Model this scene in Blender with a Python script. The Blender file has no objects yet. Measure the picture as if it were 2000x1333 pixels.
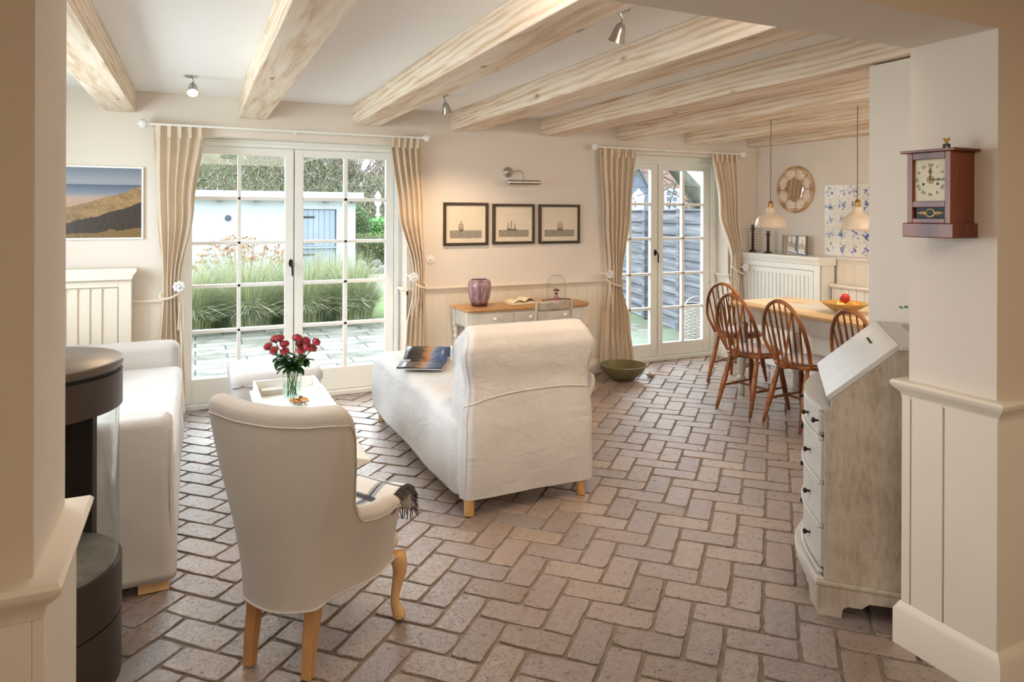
import bpy, bmesh, math, random
from mathutils import Vector, Matrix
S = bpy.context.scene
COL = S.collection
PI = math.pi
random.seed(7)

# ------------------------------------------------------------------ camera
F_PX, CX, CY, YAW, PITCH, ROLL, EYE = 1359.75, 1026.78, 417.26, .442654, -.000926, .00396, 1.5
cam_d = bpy.data.cameras.new('camera'); cam = bpy.data.objects.new('camera', cam_d); COL.objects.link(cam)
_f = Vector((math.sin(YAW)*math.cos(PITCH), math.cos(YAW)*math.cos(PITCH), math.sin(PITCH)))
_r = Vector((math.cos(YAW), -math.sin(YAW), 0)); _u = _r.cross(_f)
_R = _r*math.cos(ROLL)+_u*math.sin(ROLL); _U = -_r*math.sin(ROLL)+_u*math.cos(ROLL)
M = Matrix.Identity(4)
for i in range(3):
    M[i][0], M[i][1], M[i][2] = _R[i], _U[i], -_f[i]
M[0][3], M[1][3], M[2][3] = 0, 0, EYE
cam.matrix_world = M
cam_d.sensor_width = 36; cam_d.lens = F_PX*36/2000
cam_d.shift_x = (1000-CX)/2000; cam_d.shift_y = (CY-666.5)/2000
cam_d.clip_start = .05; cam_d.clip_end = 400
S.camera = cam

# ------------------------------------------------------------------ view, world, sun, lights
S.view_settings.view_transform = 'Standard'; S.view_settings.look = 'None'
S.view_settings.exposure = 0.40; S.view_settings.gamma = 1; S.view_settings.use_curve_mapping = False
S.cycles.max_bounces = 10; S.cycles.diffuse_bounces = 6; S.cycles.glossy_bounces = 4
S.cycles.transparent_max_bounces = 16; S.cycles.transmission_bounces = 8
S.cycles.sample_clamp_indirect = 6; S.cycles.use_denoising = True

W = bpy.data.worlds.new('sky'); S.world = W; W.use_nodes = True
nt = W.node_tree; nt.nodes.clear()
o_ = nt.nodes.new('ShaderNodeOutputWorld'); b_ = nt.nodes.new('ShaderNodeBackground')
tc_ = nt.nodes.new('ShaderNodeTexCoord'); n_ = nt.nodes.new('ShaderNodeTexNoise'); r_ = nt.nodes.new('ShaderNodeValToRGB')
n_.inputs['Scale'].default_value = 3; n_.inputs['Detail'].default_value = 5
r_.color_ramp.elements[0].position = .35; r_.color_ramp.elements[0].color = (.70, .80, .95, 1)
r_.color_ramp.elements[1].position = .62; r_.color_ramp.elements[1].color = (.93, .96, 1, 1)
nt.links.new(tc_.outputs['Generated'], n_.inputs['Vector']); nt.links.new(n_.outputs['Fac'], r_.inputs['Fac'])
nt.links.new(r_.outputs['Color'], b_.inputs['Color']); nt.links.new(b_.outputs['Background'], o_.inputs['Surface'])
SKY = 4.4
b_.inputs['Strength'].default_value = SKY

def lamp(name, kind, loc, power, color, aim=None, parent=None, radius=.05, size=None, spot=2.4, blend=.6):
    d = bpy.data.lights.new(name, kind); d.energy = power; d.color = color
    if kind in ('POINT', 'SPOT'): d.shadow_soft_size = radius
    if kind == 'SPOT': d.spot_size = spot; d.spot_blend = blend
    if kind == 'AREA': d.shape = 'RECTANGLE'; d.size, d.size_y = size
    if kind == 'SUN': d.angle = radius
    o = bpy.data.objects.new(name, d); COL.objects.link(o); o.location = loc
    if aim is not None:
        o.rotation_euler = (Vector(aim)-Vector(loc)).to_track_quat('-Z', 'Y').to_euler()
    if parent: o.parent = parent
    return o
WARM = (1, .72, .46); SOFT = (1, .89, .78)
# overcast sun glow from beyond the garden
lamp('sun', 'SUN', (3, 20, 10), 3.6, (.86, .93, 1), aim=(1.5, 4, 0), radius=1.1)
# added warm area light under the front room ceiling, out of view
lamp('front_room_light', 'AREA', (1.2, -.6, 2.33), 26, (1, .86, .70), aim=(1.2, -.6, 0), size=(1.6, 1.0))
# fill lights without fixtures, added behind lintel and pier to brighten the room
lamp('lintel_fill_light', 'AREA', (.9, 1.70, 2.22), 21, SOFT, aim=(1.3, 4.6, .9), size=(2.9, .22))
lamp('dining_fill_light', 'AREA', (4.1, 1.72, 2.10), 17, SOFT, aim=(4.3, 4.6, 1.0), size=(1.8, .22))
# added fill light at the unseen left window, standing in for daylight
lamp('left_fill_light', 'AREA', (-1.40, 3.9, 1.56), 36, (.78, .89, 1), aim=(1.5, 3.7, .9), size=(1.9, .95))

# ------------------------------------------------------------------ colour + material helpers
def lin(c):
    return tuple(((v/255)/12.92 if v/255 <= .04045 else ((v/255+.055)/1.055)**2.4) for v in c)+(1,)
MATS = {}
def new_mat(name):
    m = bpy.data.materials.new(name); m.use_nodes = True
    nt = m.node_tree; p = nt.nodes['Principled BSDF']
    return m, nt, p
def tex(nt, kind, scale=5, vec=None, coord='Object', mapping=None, **kw):
    n = nt.nodes.new(kind)
    if 'Scale' in n.inputs: n.inputs['Scale'].default_value = scale
    for k, v in kw.items():
        if k in n.inputs: n.inputs[k].default_value = v
        else: setattr(n, k, v)
    if vec is None:
        tc = nt.nodes.new('ShaderNodeTexCoord'); vec = tc.outputs[coord]
    if mapping:
        mp = nt.nodes.new('ShaderNodeMapping'); mp.inputs['Scale'].default_value = mapping
        nt.links.new(vec, mp.inputs['Vector']); vec = mp.outputs['Vector']
    nt.links.new(vec, n.inputs['Vector'])
    return n
def ramp(nt, src, stops):
    r = nt.nodes.new('ShaderNodeValToRGB'); e = r.color_ramp.elements
    while len(e) < len(stops): e.new(.5)
    for i, (p, c) in enumerate(stops):
        e[i].position = p; e[i].color = c if len(c) == 4 else lin(c)
    nt.links.new(src, r.inputs['Fac']); return r.outputs['Color']
def mixc(nt, fac, a, b, mode='MIX'):
    m = nt.nodes.new('ShaderNodeMix'); m.data_type = 'RGBA'; m.blend_type = mode
    for s, i in ((fac, 0), (a, 6), (b, 7)):
        if hasattr(s, 'links'): nt.links.new(s, m.inputs[i])
        else: m.inputs[i].default_value = s
    return m.outputs[2]
def bump(nt, p, src, strength=.3, dist=.01):
    b = nt.nodes.new('ShaderNodeBump'); b.inputs['Strength'].default_value = strength; b.inputs['Distance'].default_value = dist
    nt.links.new(src, b.inputs['Height']); nt.links.new(b.outputs['Normal'], p.inputs['Normal'])
def plain(name, c, rough=.5, metal=0, var=.04, scale=6, bmp=0, bscale=60, spec=None, emit=None, sheen=0):
    if name in MATS: return MATS[name]
    m, nt, p = new_mat(name)
    c = lin(c)
    n = tex(nt, 'ShaderNodeTexNoise', scale, Detail=3)
    d = tuple(max(0, v*(1-var*2)) for v in c[:3])+(1,)
    nt.links.new(ramp(nt, n.outputs['Fac'], [(.3, d), (.7, c)]), p.inputs['Base Color'])
    p.inputs['Roughness'].default_value = rough; p.inputs['Metallic'].default_value = metal
    if spec is not None: p.inputs['Specular IOR Level'].default_value = spec
    if sheen: p.inputs['Sheen Weight'].default_value = sheen
    if bmp:
        n2 = tex(nt, 'ShaderNodeTexNoise', bscale, Detail=2); bump(nt, p, n2.outputs['Fac'], bmp, .003)
    if emit:
        p.inputs['Emission Color'].default_value = lin(emit[0]); p.inputs['Emission Strength'].default_value = emit[1]
    MATS[name] = m; return m
def wood(name, ca, cb, cc, axis='y', scale=9, rough=.5, stretch=.08, bmp=.15, knots=True, wavescale=2.2, wmix=.45, dist=9):
    if name in MATS: return MATS[name]
    m, nt, p = new_mat(name)
    mp = [1, 1, 1]; mp['xyz'.index(axis)] = stretch
    n = tex(nt, 'ShaderNodeTexNoise', scale, mapping=tuple(mp), Detail=6, Roughness=.6, Distortion=.6)
    mp2 = [1, 1, 1]; mp2['xyz'.index(axis)] = stretch*1.2
    w = tex(nt, 'ShaderNodeTexWave', wavescale, mapping=tuple(mp2), Distortion=dist, Detail=3, wave_type='RINGS', **{'Detail Scale': 1.2})
    mx = mixc(nt, wmix, n.outputs['Fac'], w.outputs['Fac'])
    col = ramp(nt, mx, [(.25, ca), (.5, cb), (.75, cc)])
    if knots:
        mp3 = [3, 3, 3]; mp3['xyz'.index(axis)] = 1.1
        v = tex(nt, 'ShaderNodeTexVoronoi', 1.6, mapping=tuple(mp3), Randomness=1)
        k = ramp(nt, v.outputs['Distance'], [(.03, (1, 1, 1, 1)), (.09, (0, 0, 0, 1))])
        col = mixc(nt, k, col, tuple(v*.6 for v in lin(ca)[:3])+(1,))
    nt.links.new(col, p.inputs['Base Color']); p.inputs['Roughness'].default_value = rough
    bump(nt, p, mx, bmp, .004)
    MATS[name] = m; return m
def fabric(name, c, rough=.95, weave=420, wrinkle=.0, var=.05):
    if name in MATS: return MATS[name]
    m, nt, p = new_mat(name); c = lin(c)
    n = tex(nt, 'ShaderNodeTexNoise', 3, Detail=4)
    d = tuple(v*(1-var*2) for v in c[:3])+(1,)
    nt.links.new(ramp(nt, n.outputs['Fac'], [(.35, d), (.65, c)]), p.inputs['Base Color'])
    p.inputs['Roughness'].default_value = rough; p.inputs['Specular IOR Level'].default_value = .15
    p.inputs['Sheen Weight'].default_value = .15
    a = tex(nt, 'ShaderNodeTexNoise', weave, Detail=1)
    b = tex(nt, 'ShaderNodeTexNoise', 6, mapping=(1, .7, 1.3), Detail=5, Distortion=.7, Roughness=.6)
    ad = nt.nodes.new('ShaderNodeMath'); ad.operation = 'MULTIPLY_ADD'
    nt.links.new(b.outputs['Fac'], ad.inputs[0]); ad.inputs[1].default_value = wrinkle*6
    nt.links.new(a.outputs['Fac'], ad.inputs[2])
    bump(nt, p, ad.outputs[0], .35, .0035)
    MATS[name] = m; return m
def glass_mat(name, tint=(1, 1, 1, 1), ior=1.45, rough=0):
    if name in MATS: return MATS[name]
    m = bpy.data.materials.new(name); m.use_nodes = True; nt = m.node_tree; nt.nodes.clear()
    o = nt.nodes.new('ShaderNodeOutputMaterial'); t = nt.nodes.new('ShaderNodeBsdfTransparent'); g = nt.nodes.new('ShaderNodeBsdfGlossy')
    mx = nt.nodes.new('ShaderNodeMixShader'); lw = nt.nodes.new('ShaderNodeLayerWeight'); lw.inputs['Blend'].default_value = .5
    pw = nt.nodes.new('ShaderNodeMath'); pw.operation = 'POWER'; pw.inputs[1].default_value = 4.0; nt.links.new(lw.outputs['Facing'], pw.inputs[0])
    fr = nt.nodes.new('ShaderNodeMath'); fr.operation = 'MULTIPLY_ADD'; nt.links.new(pw.outputs[0], fr.inputs[0]); fr.inputs[1].default_value = .8*(ior-1)/.45; fr.inputs[2].default_value = .012
    t.inputs['Color'].default_value = tint; g.inputs['Roughness'].default_value = rough
    nt.links.new(fr.outputs[0], mx.inputs[0]); nt.links.new(t.outputs[0], mx.inputs[1]); nt.links.new(g.outputs[0], mx.inputs[2])
    nt.links.new(mx.outputs[0], o.inputs['Surface']); MATS[name] = m; return m

# ------------------------------------------------------------------ mesh helpers
class MB:
    def __init__(s): s.v = []; s.f = []; s.mi = []; s.m = 0
    def add(s, vs, fs):
        k = len(s.v); s.v += [tuple(v) for v in vs]
        for f in fs: s.f.append(tuple(i+k for i in f)); s.mi.append(s.m)
        return s
    def box(s, x0, x1, y0, y1, z0, z1, T=None):
        vs = [Vector((x, y, z)) for x in (x0, x1) for y in (y0, y1) for z in (z0, z1)]
        if T: vs = [T @ v for v in vs]
        return s.add(vs, [(0, 1, 3, 2), (4, 6, 7, 5), (0, 4, 5, 1), (2, 3, 7, 6), (0, 2, 6, 4), (1, 5, 7, 3)])
    def prism(s, poly, axis, a0, a1, T=None):
        n = len(poly); vs = []
        for a in (a0, a1):
            for p, q in poly:
                v = {'x': (a, p, q), 'y': (p, a, q), 'z': (p, q, a)}[axis]; vs.append(Vector(v))
        if T: vs = [T @ v for v in vs]
        fs = [tuple(range(n))[::-1], tuple(range(n, 2*n))]+[(i, (i+1) % n, n+(i+1) % n, n+i) for i in range(n)]
        return s.add(vs, fs)
    def tube(s, pts, r, n=10, closed=False, flat=None):
        pts = [Vector(p) for p in pts]; N = len(pts); rs = r if isinstance(r, (list, tuple)) else [r]*N
        vs = []; up = None
        for i, p in enumerate(pts):
            a = pts[(i-1) % N] if (i > 0 or closed) else p; b = pts[(i+1) % N] if (i < N-1 or closed) else p
            t = (b-a).normalized()
            if up is None: up = t.orthogonal().normalized()
            up = (up-t*up.dot(t)); up = up.normalized() if up.length > 1e-6 else t.orthogonal().normalized()
            sd = t.cross(up)
            for k in range(n):
                an = 2*PI*k/n; vs.append(p+(up*math.cos(an)+sd*math.sin(an)*(flat or 1))*rs[i])
        fs = []
        for i in range(N if closed else N-1):
            j = (i+1) % N
            for k in range(n): fs.append((i*n+k, i*n+(k+1) % n, j*n+(k+1) % n, j*n+k))
        if not closed: fs += [tuple(range(n))[::-1], tuple(range((N-1)*n, N*n))]
        return s.add(vs, fs)
    def lathe(s, prof, c=(0, 0, 0), n=24, T=None):
        vs = []; c = Vector(c)
        for r, z in prof:
            for k in range(n):
                a = 2*PI*k/n; vs.append(c+Vector((max(r, 1e-4)*math.cos(a), max(r, 1e-4)*math.sin(a), z)))
        if T: vs = [T @ v for v in vs]
        fs = [(i*n+k, i*n+(k+1) % n, (i+1)*n+(k+1) % n, (i+1)*n+k) for i in range(len(prof)-1) for k in range(n)]
        if prof[0][0] > 1e-3 or True: fs += [tuple(range(n))[::-1], tuple(range((len(prof)-1)*n, len(prof)*n))]
        return s.add(vs, fs)
    def shell(s, prof, c=(0, 0, 0), n=24):  # open lathe without caps
        vs = []; c = Vector(c)
        for r, z in prof:
            for k in range(n):
                a = 2*PI*k/n; vs.append(c+Vector((r*math.cos(a), r*math.sin(a), z)))
        return s.add(vs, [(i*n+k, i*n+(k+1) % n, (i+1)*n+(k+1) % n, (i+1)*n+k) for i in range(len(prof)-1) for k in range(n)])
    def grid(s, fn, nu, nv, cu=False, cv=False):
        vs = [Vector(fn(i/(nu if cu else nu-1), j/(nv if cv else nv-1))) for i in range(nu) for j in range(nv)]
        fs = []
        for i in range(nu if cu else nu-1):
            for j in range(nv if cv else nv-1):
                a, b = i, (i+1) % nu; c, d = j, (j+1) % nv
                fs.append((a*nv+c, b*nv+c, b*nv+d, a*nv+d))
        return s.add(vs, fs)
    def ball(s, c, r, n=12, m=8, sc=(1, 1, 1)):
        c = Vector(c)
        return s.lathe([(r*math.sin(PI*i/m), -r*math.cos(PI*i/m)) for i in range(m+1)], (0, 0, 0), n, Matrix.Translation(c) @ Matrix.Diagonal((*sc, 1)))
    def build(s, name, mats, parent=None, loc=(0, 0, 0), rot=(0, 0, 0), smooth=35, bevel=0, seg=2, subsurf=0, solid=0, weld=False, norm=True):
        me = bpy.data.meshes.new(name); me.from_pydata(s.v, [], s.f)
        if not isinstance(mats, (list, tuple)): mats = [mats]
        for m in mats: me.materials.append(m)
        me.polygons.foreach_set('material_index', s.mi)
        if norm or weld:
            bm = bmesh.new(); bm.from_mesh(me)
            if weld: bmesh.ops.remove_doubles(bm, verts=bm.verts, dist=1e-4)
            if norm: bmesh.ops.recalc_face_normals(bm, faces=bm.faces)
            bm.to_mesh(me); bm.free()
        if smooth:
            me.polygons.foreach_set('use_smooth', [True]*len(me.polygons)); me.set_sharp_from_angle(angle=math.radians(smooth))
        me.update()
        o = bpy.data.objects.new(name, me); COL.objects.link(o)
        o.location = loc; o.rotation_euler = rot
        if parent: o.parent = parent
        if solid:
            q = o.modifiers.new('s', 'SOLIDIFY'); q.thickness = solid; q.offset = 0
        if bevel:
            q = o.modifiers.new('b', 'BEVEL'); q.width = bevel; q.segments = seg; q.limit_method = 'ANGLE'; q.angle_limit = math.radians(40)
        if subsurf:
            q = o.modifiers.new('ss', 'SUBSURF'); q.levels = subsurf; q.render_levels = subsurf
        return o
def tag(o, label, cat, group=None, kind=None):
    if label: o['label'] = label
    if cat: o['category'] = cat
    if group: o['group'] = group
    if kind: o['kind'] = kind
    return o
def thing(name, label, cat, loc=(0, 0, 0), rz=0, group=None):
    o = bpy.data.objects.new(name, None); COL.objects.link(o); o.empty_display_size = .1
    o.location = loc; o.rotation_euler = (0, 0, rz)
    return tag(o, label, cat, group)
def struct(o): o['kind'] = 'structure'; return o
def copy_tree(o, parent=None):
    c = o.copy(); COL.objects.link(c)
    if parent: c.parent = parent
    for ch in [x for x in o.children]: copy_tree(ch, c)
    return c
def text_mb(txt, size, mat, parent, loc, rot, name, extrude=.0004):
    cu = bpy.data.curves.new('t', 'FONT'); cu.body = txt; cu.size = size; cu.extrude = extrude; cu.align_x = 'CENTER'; cu.align_y = 'CENTER'
    tmp = bpy.data.objects.new('t', cu); COL.objects.link(tmp)
    me = bpy.data.meshes.new_from_object(tmp.evaluated_get(bpy.context.evaluated_depsgraph_get()))
    bpy.data.objects.remove(tmp); me.materials.clear(); me.materials.append(mat)
    o = bpy.data.objects.new(name, me); COL.objects.link(o); o.parent = parent; o.location = loc; o.rotation_euler = rot
    return o
def lerp(a, b, t): return a+(b-a)*t
def sst(t): t = max(0, min(1, t)); return t*t*(3-2*t)
def interp(tab, z):
    if z <= tab[0][0]: return tab[0][1]
    for (a, b), (c, d) in zip(tab, tab[1:]):
        if z <= c: return lerp(b, d, sst((z-a)/(c-a)))
    return tab[-1][1]

# ------------------------------------------------------------------ materials
wall_m = plain('wall_paint', (226, 217, 206), .85, var=.015, scale=1.5, bmp=.12, bscale=40, spec=.2)
wall_warm = plain('wall_paint_warm_light', (216, 202, 182), .85, var=.015, scale=1.5, bmp=.12, bscale=40, spec=.2)  # dim warm light of the front room mixed into the wall colour
ceil_m = plain('ceiling_paint', (240, 238, 236), .9, var=.01, scale=1, spec=.1)
trim_m = plain('cream_trim_paint', (232, 222, 206), .45, var=.02, scale=3)
white_m = plain('white_gloss_paint', (236, 236, 230), .4, var=.015, scale=3)
beam_m = wood('whitewashed_beam_wood', (192, 158, 124), (224, 206, 184), (236, 226, 212), 'y', 30, .8, .07, .3, wavescale=9, wmix=.20, dist=8)
oak_m = wood('light_oak', (184, 134, 84), (210, 162, 110), (226, 184, 134), 'z', 14, .45, .12, .05, knots=False)
chairwood_m = wood('brown_chair_wood', (104, 56, 26), (144, 84, 42), (170, 106, 58), 'z', 16, .3, .15, .05, knots=False)
tabletop_m = wood('pale_pine_top', (196, 158, 110), (222, 192, 148), (234, 212, 176), 'y', 9, .45, .1, .08)
desktop_m = wood('golden_desk_top', (176, 132, 82), (200, 158, 106), (216, 182, 134), 'x', 10, .4, .1, .06, knots=False)
clockwood_m = wood('red_brown_clock_wood', (92, 44, 26), (120, 62, 38), (140, 80, 50), 'z', 30, .35, .15, .05, knots=False)
linen_m = fabric('grey_beige_linen', (208, 200, 190), wrinkle=0, weave=500)
slip_m = fabric('white_slipcover_cotton', (209, 207, 205), wrinkle=1.8, weave=380)
sofa_m = fabric('ivory_sofa_cotton', (206, 201, 195), wrinkle=1.0, weave=380)
curtain_m = fabric('beige_curtain_linen', (228, 212, 190), wrinkle=.15, weave=500)
cushion_m = fabric('grey_cushion_cotton', (200, 192, 196), wrinkle=.1)
metal_m = plain('brushed_nickel', (190, 188, 182), .3, 1, var=.03)
dark_metal = plain('dark_bronze', (50, 42, 36), .4, .7)
brass_m = plain('aged_brass', (176, 140, 84), .35, .9)
black_m = plain('black_paint', (24, 22, 22), .5)
stove_m = plain('brown_stove_steel', (74, 62, 55), .42, .35, var=.08, scale=10)
stovetop_m = plain('stove_top_plate', (104, 92, 82), .38, .3, var=.05, scale=8)
glass_m = glass_mat('window_glass', (.97, .99, .98, 1))
clear_m = glass_mat('clear_glass', (.975, .99, .985, 1), 1.5)
gap_m = plain('dark_gap', (60, 52, 46), .9)
slot_shade_m = plain('grille_shadow_grey', (112, 106, 100), .9)

# ------------------------------------------------------------------ room constants
WY, DY, XR, XL, CZ = 5.65, 5.85, 5.388, -1.45, 2.355
JX, LX, HY0, HY1, HZ = 2.25, -.23, 1.326, 1.62, 2.08
D1, D2 = (-.13, 1.585), (3.54, 5.01)
D1T, D2T = 2.06, 2.085

# ------------------------------------------------------------------ floor: herringbone of real bricks
def floor():
    m, nt, p = new_mat('terracotta_bricks')
    at = nt.nodes.new('ShaderNodeVertexColor'); at.layer_name = 'tone'
    n = tex(nt, 'ShaderNodeTexNoise', 26, Detail=8, Roughness=.75)
    n2 = tex(nt, 'ShaderNodeTexNoise', 72, Detail=6, Roughness=.9, mapping=(1, 1, 1))
    n3 = tex(nt, 'ShaderNodeTexNoise', 2.0, Detail=2)
    c = ramp(nt, n.outputs['Fac'], [(.25, (120, 98, 86)), (.45, (172, 146, 130)), (.7, (204, 186, 174))])
    c = mixc(nt, .55, c, at.outputs['Color'])
    pit = ramp(nt, n2.outputs['Fac'], [(.38, (58, 46, 42)), (.465, (255, 255, 255))])
    c = mixc(nt, .8, c, pit, 'MULTIPLY')
    sp_ = nt.nodes.new('ShaderNodeMapRange'); nt.links.new(n2.outputs['Fac'], sp_.inputs['Value']); sp_.inputs['From Min'].default_value = .42; sp_.inputs['From Max'].default_value = .50; sp_.inputs['To Min'].default_value = 0; sp_.inputs['To Max'].default_value = 1.0
    nt.links.new(sp_.outputs[0], p.inputs['Coat Weight'])
    nt.links.new(c, p.inputs['Base Color'])
    rr = ramp(nt, n.outputs['Fac'], [(.3, (.22, .22, .22, 1)), (.7, (.46, .46, .46, 1))])
    nt.links.new(rr, p.inputs['Roughness'])
    p.inputs['Specular IOR Level'].default_value = .75
    p.inputs['Coat Roughness'].default_value = .27; p.inputs['Coat IOR'].default_value = 2.0
    ad = nt.nodes.new('ShaderNodeMath'); ad.operation = 'MULTIPLY_ADD'
    nt.links.new(n2.outputs['Fac'], ad.inputs[0]); ad.inputs[1].default_value = 1.0
    lo_ = nt.nodes.new('ShaderNodeMath'); lo_.operation = 'MULTIPLY'; lo_.inputs[1].default_value = .35; nt.links.new(n.outputs['Fac'], lo_.inputs[0]); nt.links.new(lo_.outputs[0], ad.inputs[2])
    bump(nt, p, ad.outputs[0], .9, .012)
    cb_ = nt.nodes.new('ShaderNodeBump'); cb_.inputs['Strength'].default_value = .35; cb_.inputs['Distance'].default_value = .006; nt.links.new(ad.outputs[0], cb_.inputs['Height']); nt.links.new(cb_.outputs['Normal'], p.inputs['Coat Normal'])
    g = plain('grey_brown_grout', (138, 126, 114), .8, var=.15, scale=12, bmp=.4, bscale=80)
    q = .125; rnd = random.Random(3)
    me = bpy.data.meshes.new('floor'); V = []; Fc = []; mi = []; cols = []
    sq = math.sqrt(.5)
    def xy(a, b): return ((a+b)*sq, (a-b)*sq)
    tones = [(186, 156, 132), (196, 170, 150), (176, 150, 140), (168, 150, 146), (204, 178, 152), (160, 134, 118), (184, 158, 152)]
    def brick(b0, b1, a0, a1):
        cx_, cy_ = xy((a0+a1)/2, (b0+b1)/2)
        if not (XL-.25 < cx_ < XR+.25 and -1.7 < cy_ < 5.95): return
        if cy_ < HY0-.3 and (cx_ < -1.2 or cx_ > 3.6): return
        gp = .0060; c0 = [rnd.uniform(-.002, .002) for _ in range(8)]
        base = len(V); tone = lin(rnd.choice(tones)); k = rnd.uniform(.82, 1.12); tone = tuple(min(1, t*k) for t in tone[:3])+(1,)
        tx, ty, hz = rnd.gauss(0, .008), rnd.gauss(0, .008), rnd.uniform(-.0012, .0012)
        rings = []
        nb, na = 7, 4
        if (a1-a0) > (b1-b0): nb, na = 4, 7
        def ring(ins, z, jit):
            out = []
            A0, A1, B0, B1 = a0+gp+ins, a1-gp-ins, b0+gp+ins, b1-gp-ins
            cr = .010
            P = []
            for i in range(nb+1): P.append((A0, lerp(B0, B1, i/nb)))
            for i in range(1, na+1): P.append((lerp(A0, A1, i/na), B1))
            for i in range(1, nb+1): P.append((A1, lerp(B1, B0, i/nb)))
            for i in range(1, na): P.append((lerp(A1, A0, i/na), B0))
            ca, cb = (A0+A1)/2, (B0+B1)/2
            for kk, (a, b) in enumerate(P):
                # round the corners a little
                ea, eb = min(a-A0, A1-a), min(b-B0, B1-b)
                if ea < 1e-6 and eb < 1e-6:
                    a += .35*cr*(1 if a < ca else -1); b += .35*cr*(1 if b < cb else -1)
                a += jit[kk][0]; b += jit[kk][1]
                x, y = xy(a, b); out.append((x, y, z+hz+(a-ca)*tx+(b-cb)*ty if z > -.006 else z))
            return out
        m_ = 2*(nb+na); jit = [(rnd.uniform(-.0030, .0030), rnd.uniform(-.0030, .0030)) for _ in range(m_)]
        R0 = ring(0, -.012, jit); R1 = ring(.0003, -.0018, jit); R2 = ring(.0026, 0, [(a*.5, b*.5) for a, b in jit])
        for Rr in (R0, R1, R2): V.extend(Rr)
        for lv in range(2):
            for i in range(m_):
                j = (i+1) % m_; Fc.append((base+lv*m_+i, base+lv*m_+j, base+(lv+1)*m_+j, base+(lv+1)*m_+i)); mi.append(0)
        Fc.append(tuple(base+2*m_+i for i in range(m_))); mi.append(0)
        cols.extend([tone]*(3*m_))
    a00, b00 = 3.005, -.16
    for i in range(-60, 60):
        for j in range(-60, 60):
            s_ = (i+j) % 4
            B, A = b00+i*q, a00+j*q
            if s_ == 0: brick(B, B+2*q, A, A+q)
            elif s_ == 2: brick(B, B+q, A, A+2*q)
    k = len(V)
    V.extend([(XL-.4, -1.8, -.0075), (XR+.4, -1.8, -.0075), (XR+.4, 5.95, -.0075), (XL-.4, 5.95, -.0075)])
    V.extend([(XL-.4, -1.8, -.06), (XR+.4, -1.8, -.06), (XR+.4, 5.95, -.06), (XL-.4, 5.95, -.06)])
    cols.extend([(1, 1, 1, 1)]*8)
    for f in ((k, k+1, k+2, k+3), (k+7, k+6, k+5, k+4), (k, k+4, k+5, k+1), (k+1, k+5, k+6, k+2), (k+2, k+6, k+7, k+3), (k+3, k+7, k+4, k)):
        Fc.append(f); mi.append(1)
    me.from_pydata(V, [], Fc); me.materials.append(m); me.materials.append(g)
    me.polygons.foreach_set('material_index', mi)
    ca = me.color_attributes.new('tone', 'FLOAT_COLOR', 'POINT')
    ca.data.foreach_set('color', [c for col in cols for c in col])
    bm = bmesh.new(); bm.from_mesh(me); bmesh.ops.recalc_face_normals(bm, faces=bm.faces); bm.to_mesh(me); bm.free()
    me.polygons.foreach_set('use_smooth', [True]*len(me.polygons)); me.set_sharp_from_angle(angle=math.radians(22))
    o = bpy.data.objects.new('floor', me); COL.objects.link(o); return struct(o)
floor()

# ------------------------------------------------------------------ shell
def B(name, x0, x1, y0, y1, z0, z1, m, bevel=0, parent=None):
    return MB().box(x0, x1, y0, y1, z0, z1).build(name, m, parent, bevel=bevel, smooth=0)
w = MB()
TH = WY+.33
w.box(XL, D1[0], WY, TH, 0, CZ); w.box(D1[0], D1[1], WY, TH, D1T, CZ); w.box(D1[1], D2[0], WY, TH, 0, CZ)
w.box(D2[0], D2[1], WY, TH, D2T, CZ); w.box(D2[1], XR, WY, TH, 0, CZ)
struct(w.build('wall_back', wall_m, smooth=0))
struct(B('wall_right', XR, XR+.25, HY1, TH, 0, CZ, wall_m))
# window opening added to the unseen left wall to let light in
w = MB(); LWY = (2.9, 4.9)
w.box(XL-.25, XL, HY1, LWY[0], 0, CZ); w.box(XL-.25, XL, LWY[1], TH, 0, CZ); w.box(XL-.25, XL, LWY[0], LWY[1], 0, 1.0); w.box(XL-.25, XL, LWY[0], LWY[1], 2.1, CZ)
struct(w.build('wall_left', wall_m, smooth=0))
w = MB()
w.box(XL-.25, LX, HY0, HY1, 0, CZ); w.box(JX, XR+.25, HY0, HY1, 0, CZ); w.box(LX, JX, HY0, HY1, HZ, CZ)
wf = w.build('wall_front', [wall_m, wall_warm], smooth=0)
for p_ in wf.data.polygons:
    if p_.normal.y < -.9: p_.material_index = 1  # camera-side faces take the warm-light tone
struct(wf)
struct(B('wall_pier', 2.84, 3.08, HY1, 2.25, 0, 2.19, wall_m))
struct(B('ceiling', XL-.25, XR+.25, HY0, TH, CZ, CZ+.12, ceil_m))
# front room the camera stands in
w = MB(); w.box(-1.4, 3.8, -1.75, -1.6, 0, CZ)
struct(w.build('wall_entry', wall_warm, smooth=0))
struct(B('wall_entry_left', -1.5, -1.3, -1.75, HY0, 0, CZ, wall_warm)); struct(B('wall_entry_right', 3.7, 3.9, -1.75, HY0, 0, CZ, wall_warm))
struct(B('ceiling_entry', -1.5, 3.9, -1.75, HY0, CZ, CZ+.12, ceil_m))

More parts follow.
